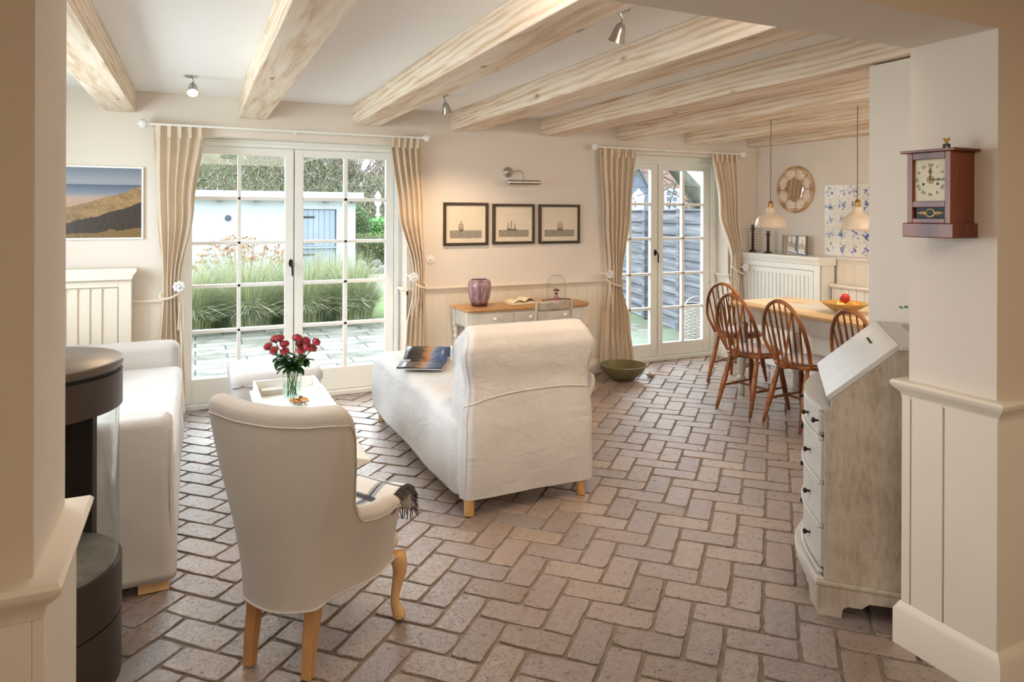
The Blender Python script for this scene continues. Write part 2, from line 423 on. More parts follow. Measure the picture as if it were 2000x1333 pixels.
# beams
BX = [(-.575, -.385), (.283, .483), (1.13, 1.345), (1.965, 2.19), (2.82, 3.06), (3.635, 3.86), (4.45, 4.67), (5.26, 5.388)]
plk = ['far left, above the seascape picture', 'second from the left, over the left edge of the large french door', 'third from the left, ending over the right edge of the large french door',
       'fourth from the left, ending above the framed ship prints', 'fifth from the left, resting on the white pier', 'sixth from the left, ending over the left curtain of the narrow french door',
       'seventh from the left, ending over the narrow french door', 'last on the right, against the wall with the round mirror']
rb = random.Random(5)
for i, (a, b) in enumerate(BX):
    mb = MB(); ny = 26
    def fn(u, v, a=a, b=b, i=i):
        y = lerp(HY1, WY, u); k = v*4
        wob = .0018*math.sin(y*2.3+i*1.7)+.0008*math.sin(y*9+i)
        pts = [(a, CZ), (a, 2.20), (b, 2.20), (b, CZ)]
        j = int(min(3, k)); p, q = pts[j]
        return (p+(wob if j < 2 else -wob*.6)*(0 if i == 7 and j > 1 else 1), y, q+(wob*.6 if q < 2.3 else 0))
    vs = []
    mb.grid(lambda u, v: fn(u, v), ny, 4, cv=True)
    mb.f.append(tuple(range(4))); mb.mi.append(0); mb.f.append(tuple(range((ny-1)*4, ny*4))); mb.mi.append(0)
    o = mb.build('ceiling_beam', beam_m, bevel=.005, smooth=20)
    tag(o, 'whitewashed timber ceiling beam, '+plk[i], 'beam', 'whitewashed ceiling beams'); 

# wainscot: grooved boards, rail, skirting
def wains_x(nm, x0, x1, y, zt, step=.115):   # on a wall facing -Y
    mb = MB(); mb.box(x0, x1, y-.009, y, 0, zt); x = x0
    while x < x1-.01:
        e = min(x+step-.004, x1); mb.box(x, e, y-.012, y-.003, .10, zt); x += step
    struct(mb.build('trim_'+nm, trim_m, smooth=0))
    prof = [(y, zt-.035), (y-.016, zt-.030), (y-.020, zt-.012), (y-.036, zt), (y-.040, zt+.012), (y-.034, zt+.022), (y, zt+.022)]
    r = MB().prism(prof, 'x', x0, x1); struct(r.build('trim_rail_'+nm, trim_m, smooth=40))
    s_ = MB().prism([(y, 0), (y-.028, 0), (y-.028, .105), (y-.018, .125), (y-.012, .13), (y, .13)], 'x', x0, x1); struct(s_.build('baseboard_'+nm, trim_m, smooth=40))
wains_x('1', XL, D1[0], WY, .85); wains_x('2', D1[1], D2[0], WY, .85); wains_x('3', D2[1], XR, WY, .85)
def wains_y(nm, y0, y1, x, sg, zt, step=.115, z0=0, boards=True):   # on a wall facing sg*X
    mb = MB(); 
    if boards:
        mb.box(*sorted((x, x+sg*.009)), y0, y1, z0, zt); y = y0
        while y < y1-.01:
            e = min(y+step-.004, y1); mb.box(*sorted((x+sg*.003, x+sg*.012)), y, e, z0+.1, zt); y += step
        struct(mb.build('trim_'+nm, trim_m, smooth=0))
    prof = [(x, zt-.035), (x+sg*.016, zt-.030), (x+sg*.020, zt-.012), (x+sg*.036, zt), (x+sg*.040, zt+.012), (x+sg*.034, zt+.022), (x, zt+.022)]
    struct(MB().prism(prof, 'y', y0, y1).build('trim_rail_'+nm, trim_m, smooth=40))
    struct(MB().prism([(x, 0), (x+sg*.028, 0), (x+sg*.028, .105), (x+sg*.018, .125), (x+sg*.012, .13), (x, .13)], 'y', y0, y1).build('baseboard_'+nm, trim_m, smooth=40))
# reveal rails beside the doors
wains_y('4', WY-.04, DY-.05, D1[1], -1, .85, .08); wains_y('5', WY-.04, DY-.05, D2[1], -1, .85, .08)
wains_y('6', 1.65, 4.6, XR, -1, 1.08, .115)
# big piers of the opening: right jamb and left jamb, with wide boards
def jamb(nm, x, sg, far):
    mb = MB()
    zt = .90; t = .018
    mb.box(*sorted((x, x+sg*.006)), HY0-.006, HY1+.006, 0, zt)
    for (a, b) in ((HY0-.014, HY0+.155), (HY0+.161, HY1-.022), (HY1-.017, HY1+.014)):
        mb.box(*sorted((x, x+sg*t)), a, b, .12, zt)
    xo = x-sg*1.0
    mb.box(*sorted((xo, x+sg*.006)), HY0-.006, HY0, 0, zt)
    xs = x
    for wd in (.16, .22, .22, .22):
        a = xs; b = xs-sg*(wd-.006); mb.box(*sorted((a, b)), HY0-.014, HY0, .12, zt); xs -= sg*wd
    if far: mb.box(*sorted((x-sg*.02, x+sg*.014)), HY1, HY1+.012, .12, zt)
    struct(mb.build('trim_'+nm, trim_m, smooth=0, bevel=.002))
    # moulded rail wrapping the corner
    pr = [(0, -.045), (.016, -.040), (.020, -.020), (.034, -.006), (.042, .004), (.044, .014), (.038, .022), (0, .022)]
    r = MB(); path = [(xo, HY0, 0, -1), (x, HY0, sg, -1), (x, HY1, sg, 1), (x-sg*.10, HY1, 0, 1)]
    vs = []
    for (px_, py_, dx_, dy_) in path:
        for o_, z_ in pr: vs.append((px_+dx_*o_, py_+dy_*o_, zt+z_))
    n = len(pr); fs = [(i*n+k, i*n+(k+1) % n, (i+1)*n+(k+1) % n, (i+1)*n+k) for i in range(len(path)-1) for k in range(n)]
    fs += [tuple(range(n)), tuple(range((len(path)-1)*n, len(path)*n))]
    r.add(vs, fs); struct(r.build('trim_rail_'+nm, trim_m, smooth=40))
    pr2 = [(0, 0), (.034, 0), (.034, .120), (.024, .138), (.018, .15), (0, .15)]
    r = MB(); vs = []
    for (px_, py_, dx_, dy_) in path:
        for o_, z_ in pr2: vs.append((px_+dx_*o_, py_+dy_*o_, z_))
    n = len(pr2); fs = [(i*n+k, i*n+(k+1) % n, (i+1)*n+(k+1) % n, (i+1)*n+k) for i in range(len(path)-1) for k in range(n)]
    fs += [tuple(range(n)), tuple(range((len(path)-1)*n, len(path)*n))]
    r.add(vs, fs); struct(r.build('baseboard_'+nm, trim_m, smooth=40))
jamb('right', JX, -1, True); jamb('left', LX, 1, True)

# ------------------------------------------------------------------ french doors
def french_door(idx, X, top, leaves, rows, leaftop, hx, label_handle):
    d = thing('door_%d' % idx, None, None, (0, 0, 0)); struct(d)
    mb = MB(); y0, y1 = DY-.03, DY+.07
    mb.box(X[0], leaves[0][0], y0, y1, 0, top); mb.box(leaves[-1][1], X[1], y0, y1, 0, top)
    mb.box(leaves[0][0], leaves[-1][1], y0, y1, leaftop+.005, top); mb.box(X[0], X[1], y0-.02, TH, 0, .035)
    # small bead around the frame
    mb.box(leaves[-1][1]+.015, leaves[-1][1]+.03, y0-.012, y0, 0.03, leaftop+.02); mb.box(leaves[0][0]-.03, leaves[0][0]-.015, y0-.012, y0, 0.03, leaftop+.02)
    mb.box(leaves[0][0]-.03, leaves[-1][1]+.03, y0-.012, y0, leaftop+.02, leaftop+.035)
    mb.build('door_frame', white_m, d, bevel=.004, smooth=0)
    for li, (a, b, cols) in enumerate(leaves):
        lf = MB(); ya, yb = DY, DY+.05; zb, zt = .04, leaftop
        lf.box(a+.002, cols[0][0], ya, yb, zb, zt); lf.box(cols[-1][1], b-.002, ya, yb, zb, zt)
        lf.box(cols[0][0], cols[-1][1], ya, yb, rows[0][1], zt); lf.box(cols[0][0], cols[-1][1], ya, yb, zb, rows[-1][0])
        for (c0, c1), (e0, e1) in zip(cols, cols[1:]): lf.box(c1, e0, ya+.004, yb, rows[-1][0], rows[0][1])
        for (r0, r1), (s0, s1) in zip(rows, rows[1:]): lf.box(cols[0][0], cols[-1][1], ya+.004, yb, s1, r0)
        if li == 1: lf.box(a-.012, a+.012, yb, yb+.012, zb, zt)
        leaf = lf.build('door_leaf', white_m, d, bevel=.005, smooth=0)
        g = MB()
        for c0, c1 in cols:
            for r0, r1 in rows: g.box(c0-.003, c1+.003, DY+.024, DY+.027, r0-.003, r1+.003)
        g.build('glass', glass_m, leaf, smooth=0)
        if li == hx[0]:
            h = MB(); x_, z_ = hx[1], hx[2]
            h.lathe([(.0, 0), (.016, 0), (.016, .006), (0, .006)], n=16, T=Matrix.Translation((x_, DY-.001, z_)) @ Matrix.Diagonal((1, 1, 2.0, 1)) @ Matrix.Rotation(PI/2, 4, 'X'))
            h.tube([(x_, DY, z_), (x_, DY-.035, z_), (x_+.006, DY-.045, z_-.02), (x_+.008, DY-.045, z_-.10)], [.007, .007, .008, .006], 8)
            tag(h.build('handle', dark_metal, leaf), label_handle, None)
    return d
rows1 = [(1.618, 1.945), (1.272, 1.590), (.939, 1.245), (.593, .912), (.222, .566)]
french_door(1, D1, D1T, [(-.095, .713, [(-.023, .293), (.320, .645)]), (.717, 1.53, [(.786, 1.108), (1.140, 1.459)])], rows1, 2.0, (0, .69, 1.09), 'dark bronze lever handle')
rows2 = [(1.606, 1.945), (1.254, 1.580), (.892, 1.228), (.540, .866), (.170, .514)]
french_door(2, D2, D2T, [(3.60, 4.268, [(3.69, 3.92), (3.95, 4.184)]), (4.272, 4.94, [(4.335, 4.580), (4.612, 4.853)])], rows2, 2.0, (0, 4.235, 1.10), 'dark bronze lever handle')
# unseen window added to the left wall for its light
wn = thing('window_added', None, None); struct(wn)
mb = MB(); xw = XL-.12
mb.box(xw, xw+.05, LWY[0], LWY[1], 1.0, 1.06); mb.box(xw, xw+.05, LWY[0], LWY[1], 2.04, 2.1)
for y in (LWY[0], (LWY[0]+LWY[1])/2-.03, LWY[1]-.06): mb.box(xw, xw+.05, y, y+.06, 1.06, 2.04)
mb.box(XL-.12, XL+.03, LWY[0]-.03, LWY[1]+.03, .97, 1.0)
mb.build('window_frame', white_m, wn, bevel=.004, smooth=0)
MB().box(xw+.02, xw+.024, LWY[0], LWY[1], 1.05, 2.05).build('glass', glass_m, wn, smooth=0)

# ------------------------------------------------------------------ curtains
def curtain(label, T, TI, BO, zt, zti, zb, Y, folds, seed, knot_side, band_label=None):
    t = thing('curtain', label, 'curtain', (0, 0, 0), group='beige linen door curtains')
    rnd = random.Random(seed); ph = [rnd.uniform(0, 6) for _ in range(4)]
    xl = [(zb, BO[0]), (lerp(zb, zti, .55), lerp(BO[0], TI[0], .45)), (zti-.04, TI[0]), (zti+.06, TI[0]), (lerp(zti, zt, .5), lerp(TI[0], T[0], .62)), (zt, T[0])]
    xr = [(zb, BO[1]), (lerp(zb, zti, .55), lerp(BO[1], TI[1], .45)), (zti-.04, TI[1]), (zti+.06, TI[1]), (lerp(zti, zt, .5), lerp(TI[1], T[1], .55)), (zt, T[1])]
    def fn(u, v):
        z = lerp(zb, zt, v); a, b = interp(xl, z), interp(xr, z)
        g = math.exp(-((z-zti)/.22)**2); top = sst((z-(zt-.12))/.12)
        uu = u+.012*math.sin(6*u+ph[0]+z*1.3)+.01*math.sin(9*z+ph[1])*(1-top)
        wv = math.sin(2*PI*folds*uu+ph[2])*.7+.3*math.sin(2*PI*folds*1.9*uu+ph[3]+z)
        amp = lerp(.034, .013, top)*(1-.30*g)
        yc = Y+.02*g
        bow = .035*g*math.sin(PI*u)
        return (lerp(a, b, u)+.006*math.cos(2*PI*folds*uu+ph[2]), yc-amp*wv-bow, z)
    MB().grid(fn, 150, 60).build('drape', curtain_m, t, smooth=180, solid=.004, norm=False)
    # pinch pleat tabs at the top
    for i in range(5):
        x = lerp(T[0], T[1], (i+.5)/5); MB().box(x-.012, x+.012, Y-.034, Y-.028, zt-.10, zt-.005).build('heading_tab', curtain_m, t, smooth=0, bevel=.003)
    a, b = TI; cx_, hw = (a+b)/2, (b-a)/2+.012
    ring = [(cx_+hw*math.cos(q), Y-.012+.055*math.sin(q), zti-.01+.03*math.sin(q)*1+.025*math.cos(q)*knot_side) for q in [2*PI*k/28 for k in range(28)]]
    bd = MB().tube(ring, .009, 8, closed=True)
    kx = cx_+knot_side*hw
    for s_ in (-1, 1):
        bd.tube([(kx+s_*.004, Y-.07, zti), (kx+s_*.012, Y-.08, zti-.12), (kx+s_*.02, Y-.075, zti-.27)], [.006, .009, .012], 7, flat=.5)
    bd.build('tie_band', curtain_m, t)
    return t
curtain('beige curtain tied back left of the large french door', (-.27, .06), (-.215, -.10), (-.26, -.06), 2.125, .93, .03, 5.575, 5, 1, 1)
curtain('beige curtain tied back right of the large french door, left of the white desk', (1.41, 1.67), (1.62, 1.715), (1.50, 1.74), 2.125, .93, .03, 5.575, 5, 2, -1)
curtain('beige curtain tied back left of the narrow french door, right of the desk', (3.41, 3.80), (3.50, 3.665), (3.42, 3.80), 2.125, .86, .04, 5.585, 6, 3, -1)
curtain('beige curtain tied back right of the narrow french door, beside the radiator cover', (4.74, 5.06), (5.01, 5.115), (4.97, 5.14), 2.125, .93, .03, 5.575, 5, 4, -1)
def rod(x0, x1, label):
    t = thing('curtain_rod', label, 'curtain rod', (x0, 5.545, 2.115), group='white curtain rods')
    MB().tube([(0, 0, 0), (x1-x0, 0, 0)], .009, 12).build('pole', white_m, t)
    for x, s_ in ((0, -1), (x1-x0, 1)):
        MB().lathe([(0, 0), (.012, 0), (.016, .008), (.030, .02), (.034, .038), (.026, .055), (.012, .062), (.010, .07), (0, .072)], n=16,
                   T=Matrix.Translation((x, 0, 0)) @ Matrix.Rotation(s_*PI/2, 4, 'Y')).build('finial', white_m, t)
    for x in (.02, (x1-x0)/2, x1-x0-.02):
        MB().tube([(x, 0, 0), (x, .04, 0), (x, .105, 0)], [.010, .008, .016], 10).build('bracket', white_m, t)
rod(-.30, 1.69, 'white curtain rod with round finials over the large french door')
rod(3.37, 5.08, 'white curtain rod with round finials over the narrow french door')
crystal_m = plain('white_glass_rosette', (232, 232, 232), .15, var=.08, scale=30)
def holdback(x, z, label, y=5.47):
    t = thing('curtain_holdback', label, 'curtain holdback', (x, y, z), group='white flower curtain holdbacks')
    mb = MB()
    for k in range(8):
        a = 2*PI*k/8; mb.ball((.026*math.cos(a), 0, .026*math.sin(a)), .015, 8, 6, (1, .45, 1))
    mb.ball((0, -.008, 0), .013, 10, 8); mb.build('rosette', crystal_m, t)
    MB().tube([(0, .005, 0), (0, .176, 0)], .006, 8).build('stem', white_m, t)
holdback(-.105, .97, 'white flower holdback knob by the curtain left of the large french door')
holdback(1.595, .975, 'white flower holdback knob by the curtain right of the large french door')
holdback(3.46, .935, 'white flower holdback knob by the curtain right of the desk')
holdback(5.085, .95, 'white flower holdback knob by the curtain next to the radiator cover')

# ------------------------------------------------------------------ radiator covers
def rad_left():
    t = thing('radiator_cover', 'cream slatted radiator cover on the left behind the sofa, under the seascape', 'radiator cover', (0, 0, 0))
    x0, x1, y, z = XL+.002, -.40, 5.50, 1.08
    mb = MB(); mb.box(x0, x1, y+.02, WY-.045, 0, z); mb.build('body', trim_m, t, smooth=0)
    f = MB()
    f.box(x1-.075, x1+.002, y, y+.03, 0, z-.02); f.box(x0, x1-.075, y, y+.03, z-.10, z-.02)
    f.prism([(x0, 0), (x1-.075, 0), (x1-.075, .1), (x0, .1)], 'y', y, y+.02)
    f.build('frame', trim_m, t, smooth=0, bevel=.004)
    d = MB(); dx0, dx1 = x0, x1-.082
    d.box(dx0, dx1, y+.006, y+.024, .88+.09, z-.107); d.box(dx0, dx1, y+.006, y+.024, .1, .2)
    d.box(dx1-.075, dx1, y+.006, y+.024, .2, .97)
    xx = dx1-.075-.018
    while xx > dx0: d.box(max(dx0, xx-.052), xx, y+.006, y+.024, .2, .97); xx -= .070
    d.build('slatted_door', trim_m, t, smooth=0, bevel=.002)
    MB().box(dx0, dx1-.06, y+.0205, y+.0222, .2, .97).build('slot_shade', slot_shade_m, t, smooth=0)  # dark sheet standing for the shade between the slats
    MB().prism([(x1-.003, z-.05), (x1+.010, z-.045), (x1+.014, z-.02), (x1+.034, z), (x1+.038, z+.02), (x1+.03, z+.03), (x0, z+.03), (x0, z-.05)], 'y', y-.035, WY-.045).build('top_moulding', trim_m, t, smooth=40, bevel=.004)
rad_left()
def rad_right():
    t = thing('radiator_cover', 'white slatted radiator cover in the right corner, with candlesticks on top', 'radiator cover', (0, 0, 0))
    x, y0, y1, z = 5.15, 4.60, 5.60, 1.075
    MB().box(x+.02, XR-.043, y0+.0, y1, 0, z).build('body', white_m, t, smooth=0)
    f = MB(); f.box(x, x+.03, y0, y0+.065, 0, z-.02); f.box(x, x+.03, y1-.065, y1, 0, z-.02); f.box(x, x+.03, y0+.065, y1-.065, z-.1, z-.02); f.box(x, x+.03, y0+.065, y1-.065, 0, .1)
    f.build('frame', white_m, t, smooth=0, bevel=.004)
    d = MB(); a, b = y0+.075, y1-.075; d.box(x+.006, x+.024, a, b, .92, z-.107); d.box(x+.006, x+.024, a, b, .1, .2)
    d.box(x+.006, x+.024, a, a+.05, .2, .92); d.box(x+.006, x+.024, b-.05, b, .2, .92)
    n = 15; L = (b-a-.1)
    for i in range(n):
        c = a+.05+L*(i+.5)/n; d.box(x+.006, x+.024, c-L/n*.36, c+L/n*.36, .2, .92)
    d.build('slatted_door', white_m, t, smooth=0, bevel=.002)
    MB().box(x+.0205, x+.0222, a+.04, b-.04, .2, .92).build('slot_shade', slot_shade_m, t, smooth=0)  # shade in the slots, given as a dark sheet
    MB().prism([(x+.003, z-.05), (x-.010, z-.045), (x-.014, z-.02), (x-.03, z), (x-.034, z+.016), (x-.028, z+.026), (XR-.0425, z+.026), (XR-.0425, z-.05)], 'y', y0-.02, y1+.02).build('top_moulding', white_m, t, smooth=40, bevel=.004)
rad_right()

# ------------------------------------------------------------------ bench behind the dining table
def bench():
    t = thing('wall_bench', 'cream painted panelled bench against the right wall behind the dining table', 'bench', (0, 0, 0))
    MB().box(4.96, XR-.02, 2.3, 4.56, .13, .42).build('seat_box', trim_m, t, smooth=0, bevel=.004)
    MB().box(4.93, XR-.05, 2.3, 4.57, .42, .45).build('seat', trim_m, t, smooth=0, bevel=.008)
    b = MB(); y = 2.3
    while y < 4.55: b.box(5.27, 5.285, y, min(y+.075, 4.56), .45, .83); y += .08
    b.box(5.28, XR-.02, 2.3, 4.56, .45, .83)
    b.build('backrest', trim_m, t, smooth=0)
    MB().prism([(5.345, .83), (5.25, .83), (5.24, .845), (5.25, .86), (5.345, .86)], 'y', 2.3, 4.565).build('top_rail', trim_m, t, smooth=40, bevel=.003)
    MB().box(5.0, XR-.05, 2.35, 4.5, 0, .13).build('plinth', trim_m, t, smooth=0)
bench()

# ------------------------------------------------------------------ pictures
def seascape():
    t = thing('picture', 'framed photo of grassy dunes and the sea above the left radiator cover', 'picture', (0, 0, 0))
    x0, x1, z0, z1, y = -1.16, -.336, 1.303, 1.814, WY
    f = MB(); b = .012
    f.box(x0, x1, y-.022, y-.001, z1-b, z1); f.box(x0, x1, y-.022, y-.001, z0, z0+b); f.box(x0, x0+b, y-.022, y-.001, z0+b, z1-b); f.box(x1-b, x1, y-.022, y-.001, z0+b, z1-b)
    f.build('frame', white_m, t, smooth=0)
    m, nt, p = new_mat('dune_photo')
    tc = nt.nodes.new('ShaderNodeTexCoord'); sp = nt.nodes.new('ShaderNodeSeparateXYZ'); nt.links.new(tc.outputs['Generated'], sp.inputs[0])
    X, Z = sp.outputs['X'], sp.outputs['Z']
    def math_(op, a, b=None, c=None):
        n = nt.nodes.new('ShaderNodeMath'); n.operation = op
        for i, s_ in enumerate((a, b, c)):
            if s_ is None: continue
            if hasattr(s_, 'links'): nt.links.new(s_, n.inputs[i])
            else: n.inputs[i].default_value = s_
        return n.outputs[0]
    nz = tex(nt, 'ShaderNodeTexNoise', 5, coord='Generated', Detail=6, Roughness=.7); nf = tex(nt, 'ShaderNodeTexNoise', 30, coord='Generated', mapping=(1, 1, 3), Detail=5, Roughness=.8)
    sky = ramp(nt, Z, [(.72, (136, 140, 146)), (.80, (146, 152, 160)), (1.0, (104, 116, 134))])
    zz = math_('MULTIPLY_ADD', nf.outputs['Fac'], .05, Z)
    sea = ramp(nt, zz, [(.45, (176, 146, 120)), (.60, (172, 150, 134)), (.66, (120, 132, 144)), (.78, (78, 92, 112))])
    c = mixc(nt, math_('GREATER_THAN', Z, .76), sea, sky)
    # beach and dune line rise to the right
    line = math_('ADD', math_('MULTIPLY', math_('POWER', X, 1.6), .42), math_('MULTIPLY_ADD', nz.outputs['Fac'], .12, .26))
    dune = ramp(nt, math_('ADD', math_('MULTIPLY', nf.outputs['Fac'], .6), math_('MULTIPLY', nz.outputs['Fac'], .4)), [(.38, (84, 66, 46)), (.52, (150, 120, 78)), (.66, (188, 160, 108))])
    c = mixc(nt, math_('LESS_THAN', Z, line), c, dune)
    low = math_('SUBTRACT', line, math_('MULTIPLY_ADD', nz.outputs['Fac'], .25, .10))
    dk = ramp(nt, nf.outputs['Fac'], [(.4, (34, 30, 28)), (.6, (70, 56, 40))])
    c = mixc(nt, math_('LESS_THAN', Z, low), c, dk)
    lo2 = math_('LESS_THAN', math_('ADD', Z, math_('MULTIPLY', nz.outputs['Fac'], .25)), math_('MULTIPLY_ADD', X, .12, .13))
    c = mixc(nt, lo2, c, ramp(nt, nf.outputs['Fac'], [(.4, (96, 74, 44)), (.6, (140, 112, 66))]))
    nt.links.new(c, p.inputs['Base Color']); p.inputs['Roughness'].default_value = .35
    MB().box(x0+b, x1-b, y-.018, y-.014, z0+b, z1-b).build('photo_print', m, t, smooth=0)
seascape()
def ship_print(x0, x1, z0, z1, label, kind):
    t = thing('framed_print', label, 'picture', ((x0+x1)/2, WY, (z0+z1)/2), group='framed ship prints over the desk')
    hw, hh = (x1-x0)/2, (z1-z0)/2; b = .024; y0, y1 = -.024, -.001
    f = MB(); f.box(-hw, hw, y0, y1, hh-b, hh); f.box(-hw, hw, y0, y1, -hh, -hh+b); f.box(-hw, -hw+b, y0, y1, -hh+b, hh-b); f.box(hw-b, hw, y0, y1, -hh+b, hh-b)
    f.build('frame', plain('dark_walnut_frame', (66, 50, 32), .45, var=.15, scale=30), t, smooth=0, bevel=.003)
    MB().box(-hw+b, hw-b, -.012, -.008, -hh+b, hh-b).build('mat_board', plain('ivory_paper', (226, 214, 192), .8), t, smooth=0)
    m, nt, p = new_mat('engraving_'+kind)
    tc = nt.nodes.new('ShaderNodeTexCoord'); sp = nt.nodes.new('ShaderNodeSeparateXYZ'); nt.links.new(tc.outputs['Generated'], sp.inputs[0])
    nf = tex(nt, 'ShaderNodeTexNoise', 12, coord='Generated', mapping=(1, 1, 5), Detail=5, Roughness=.7)
    ad = nt.nodes.new('ShaderNodeMath'); ad.operation = 'MULTIPLY_ADD'; nt.links.new(nf.outputs['Fac'], ad.inputs[0]); ad.inputs[1].default_value = .06; nt.links.new(sp.outputs['Z'], ad.inputs[2])
    sea = ramp(nt, nf.outputs['Fac'], [(.35, (104, 98, 88)), (.55, (160, 152, 138)), (.7, (196, 188, 170))])
    skc = ramp(nt, nf.outputs['Fac'], [(.35, (212, 202, 184)), (.6, (226, 214, 194))])
    msk = ramp(nt, ad.outputs[0], [(.30, (1, 1, 1, 1)), (.33, (0, 0, 0, 1))])
    nt.links.new(mixc(nt, msk, skc, sea), p.inputs['Base Color']); p.inputs['Roughness'].default_value = .7
    iw, ih = hw-b-.035, hh-b-.045
    MB().box(-iw, iw, -.0135, -.012, -ih-.005, ih-.005).build('engraving', m, t, smooth=0)
    ink = plain('brown_ink', (92, 78, 62), .8); sail = plain('faint_sail_ink', (176, 160, 134), .8)
    s_ = MB(); zb = -ih-.005+.27*2*ih
    cx_, ml, masts = {'a': (-.045, .045, [(0, .075), (-.016, .05), (.016, .05)]), 'b': (-.02, .095, [(-.035, .055), (-.005, .07), (.03, .05)]), 'c': (.005, .06, [(-.02, .055), (.0, .07), (.02, .055)])}[kind]
    s_.prism([(cx_-ml/2, zb+.014), (cx_-ml/2+.008, zb-.002), (cx_+ml/2-.006, zb-.002), (cx_+ml/2, zb+.016), (cx_+ml/2-.02, zb+.009)], 'y', -.0142, -.0133)
    for mx, mh in masts: s_.box(cx_+mx-.0009, cx_+mx+.0009, -.0142, -.0133, zb, zb+mh+.012)
    s_.build('ship_hull', ink, t, smooth=0)
    q = MB()
    for mx, mh in masts:
        for k in range(3):
            za = zb+.014+mh*k/3; wd = .011-.0022*k
            q.prism([(cx_+mx-wd, za), (cx_+mx+wd, za), (cx_+mx+wd*.8, za+mh/3-.003), (cx_+mx-wd*.8, za+mh/3-.003)], 'y', -.0141, -.0134)
    q.build('ship_sails', sail, t, smooth=0)
ship_print(1.899, 2.308, 1.216, 1.586, 'dark framed print of a single small ship, leftmost of the three above the desk', 'a')
ship_print(2.351, 2.760, 1.222, 1.579, 'dark framed print of a long three masted ship, middle of the three above the desk', 'b')
ship_print(2.803, 3.229, 1.220, 1.578, 'dark framed print of a ship on dark waves, rightmost of the three above the desk', 'c')
def picture_lamp():
    t = thing('picture_lamp', 'nickel picture lamp with a tube shade on the wall above the ship prints', 'wall lamp', (0, 0, 0))
    MB().lathe([(0, 0), (.045, 0), (.045, .008), (.03, .02), (.012, .03), (0, .032)], n=20, T=Matrix.Translation((2.50, WY-.001, 1.86)) @ Matrix.Rotation(PI/2, 4, 'X')).build('wall_plate', metal_m, t)
    MB().tube([(2.50, WY-.02, 1.86), (2.52, WY-.07, 1.862), (2.57, WY-.10, 1.87), (2.60, WY-.11, 1.85), (2.605, WY-.11, 1.80), (2.60, WY-.115, 1.785)], .006, 8).build('arm', metal_m, t)
    MB().tube([(2.44, WY-.13, 1.765), (2.45, WY-.13, 1.765), (2.75, WY-.13, 1.768), (2.765, WY-.13, 1.768)], [.012, .022, .022, .008], 16).build('shade', metal_m, t)
picture_lamp()
t = thing('wall_socket', 'white round switch plate on the wall right of the large french door', 'wall switch', (1.79, WY, 1.105))
MB().lathe([(0, 0), (.036, 0), (.036, .008), (.02, .012), (0, .012)], n=24, T=Matrix.Rotation(PI/2, 4, 'X')).build('plate', white_m, t)
MB().lathe([(0, .012), (.014, .012), (.012, .020), (0, .020)], n=16, T=Matrix.Rotation(PI/2, 4, 'X')).build('knob', white_m, t)

# round shell mirror
def mirror():
    t = thing('round_mirror', 'round rattan mirror with scalloped petals on the right wall', 'mirror', (XR, 5.10, 1.742), -PI/2)
    # local: faces -Y, x along wall
    rat = wood('rattan', (176, 128, 84), (204, 160, 112), (222, 186, 140), 'z', 30, .5, .5, .1, knots=False)
    R = .222
    mb = MB()
    for rr_, th in ((R, .011), (R-.028, .005)):
        mb.tube([(rr_*math.cos(a), -.018, rr_*math.sin(a)) for a in [2*PI*k/48 for k in range(48)]], th, 8, closed=True)
    mb.build('rattan_rim', rat, t)
    for k in range(8):
        p = MB(); a = 2*PI*(k+.5)/8
        def fn(u, v, a=a):
            an = a+(v-.5)*2*PI/8*.96; r0 = .102+.018*abs(math.cos(PI*v)); r = lerp(r0, R-.012, u)
            return (r*math.cos(an), -.008-.016*math.sin(PI*v)*(.35+.65*u), r*math.sin(an))
        p.grid(fn, 8, 13).build('petal', plain('pale_blush_petal', (234, 216, 198), .6, var=.06, scale=40), t, solid=.003, norm=False)
    fr = MB(); pts = []
    for i in range(64):
        a = 2*PI*i/64; r = .105+.016*abs(math.cos(4*a)); pts.append((r*math.cos(a), -.022, r*math.sin(a)))
    fr.tube(pts, .006, 6, closed=True); fr.build('inner_ring', rat, t)
    mm, nt, p = new_mat('mirror_silver'); p.inputs['Base Color'].default_value = (.9, .9, .9, 1); p.inputs['Metallic'].default_value = 1; p.inputs['Roughness'].default_value = .02
    MB().lathe([(0, 0), (.12, 0), (.12, .004), (0, .004)], n=32, T=Matrix.Translation((0, -.008, 0)) @ Matrix.Rotation(PI/2, 4, 'X')).build('mirror_glass', mm, t)
    MB().lathe([(0, 0), (R-.01, 0), (R-.01, .007), (0, .007)], n=48, T=Matrix.Rotation(PI/2, 4, 'X')).build('backing', rat, t)
    return mm
MIRROR = mirror()

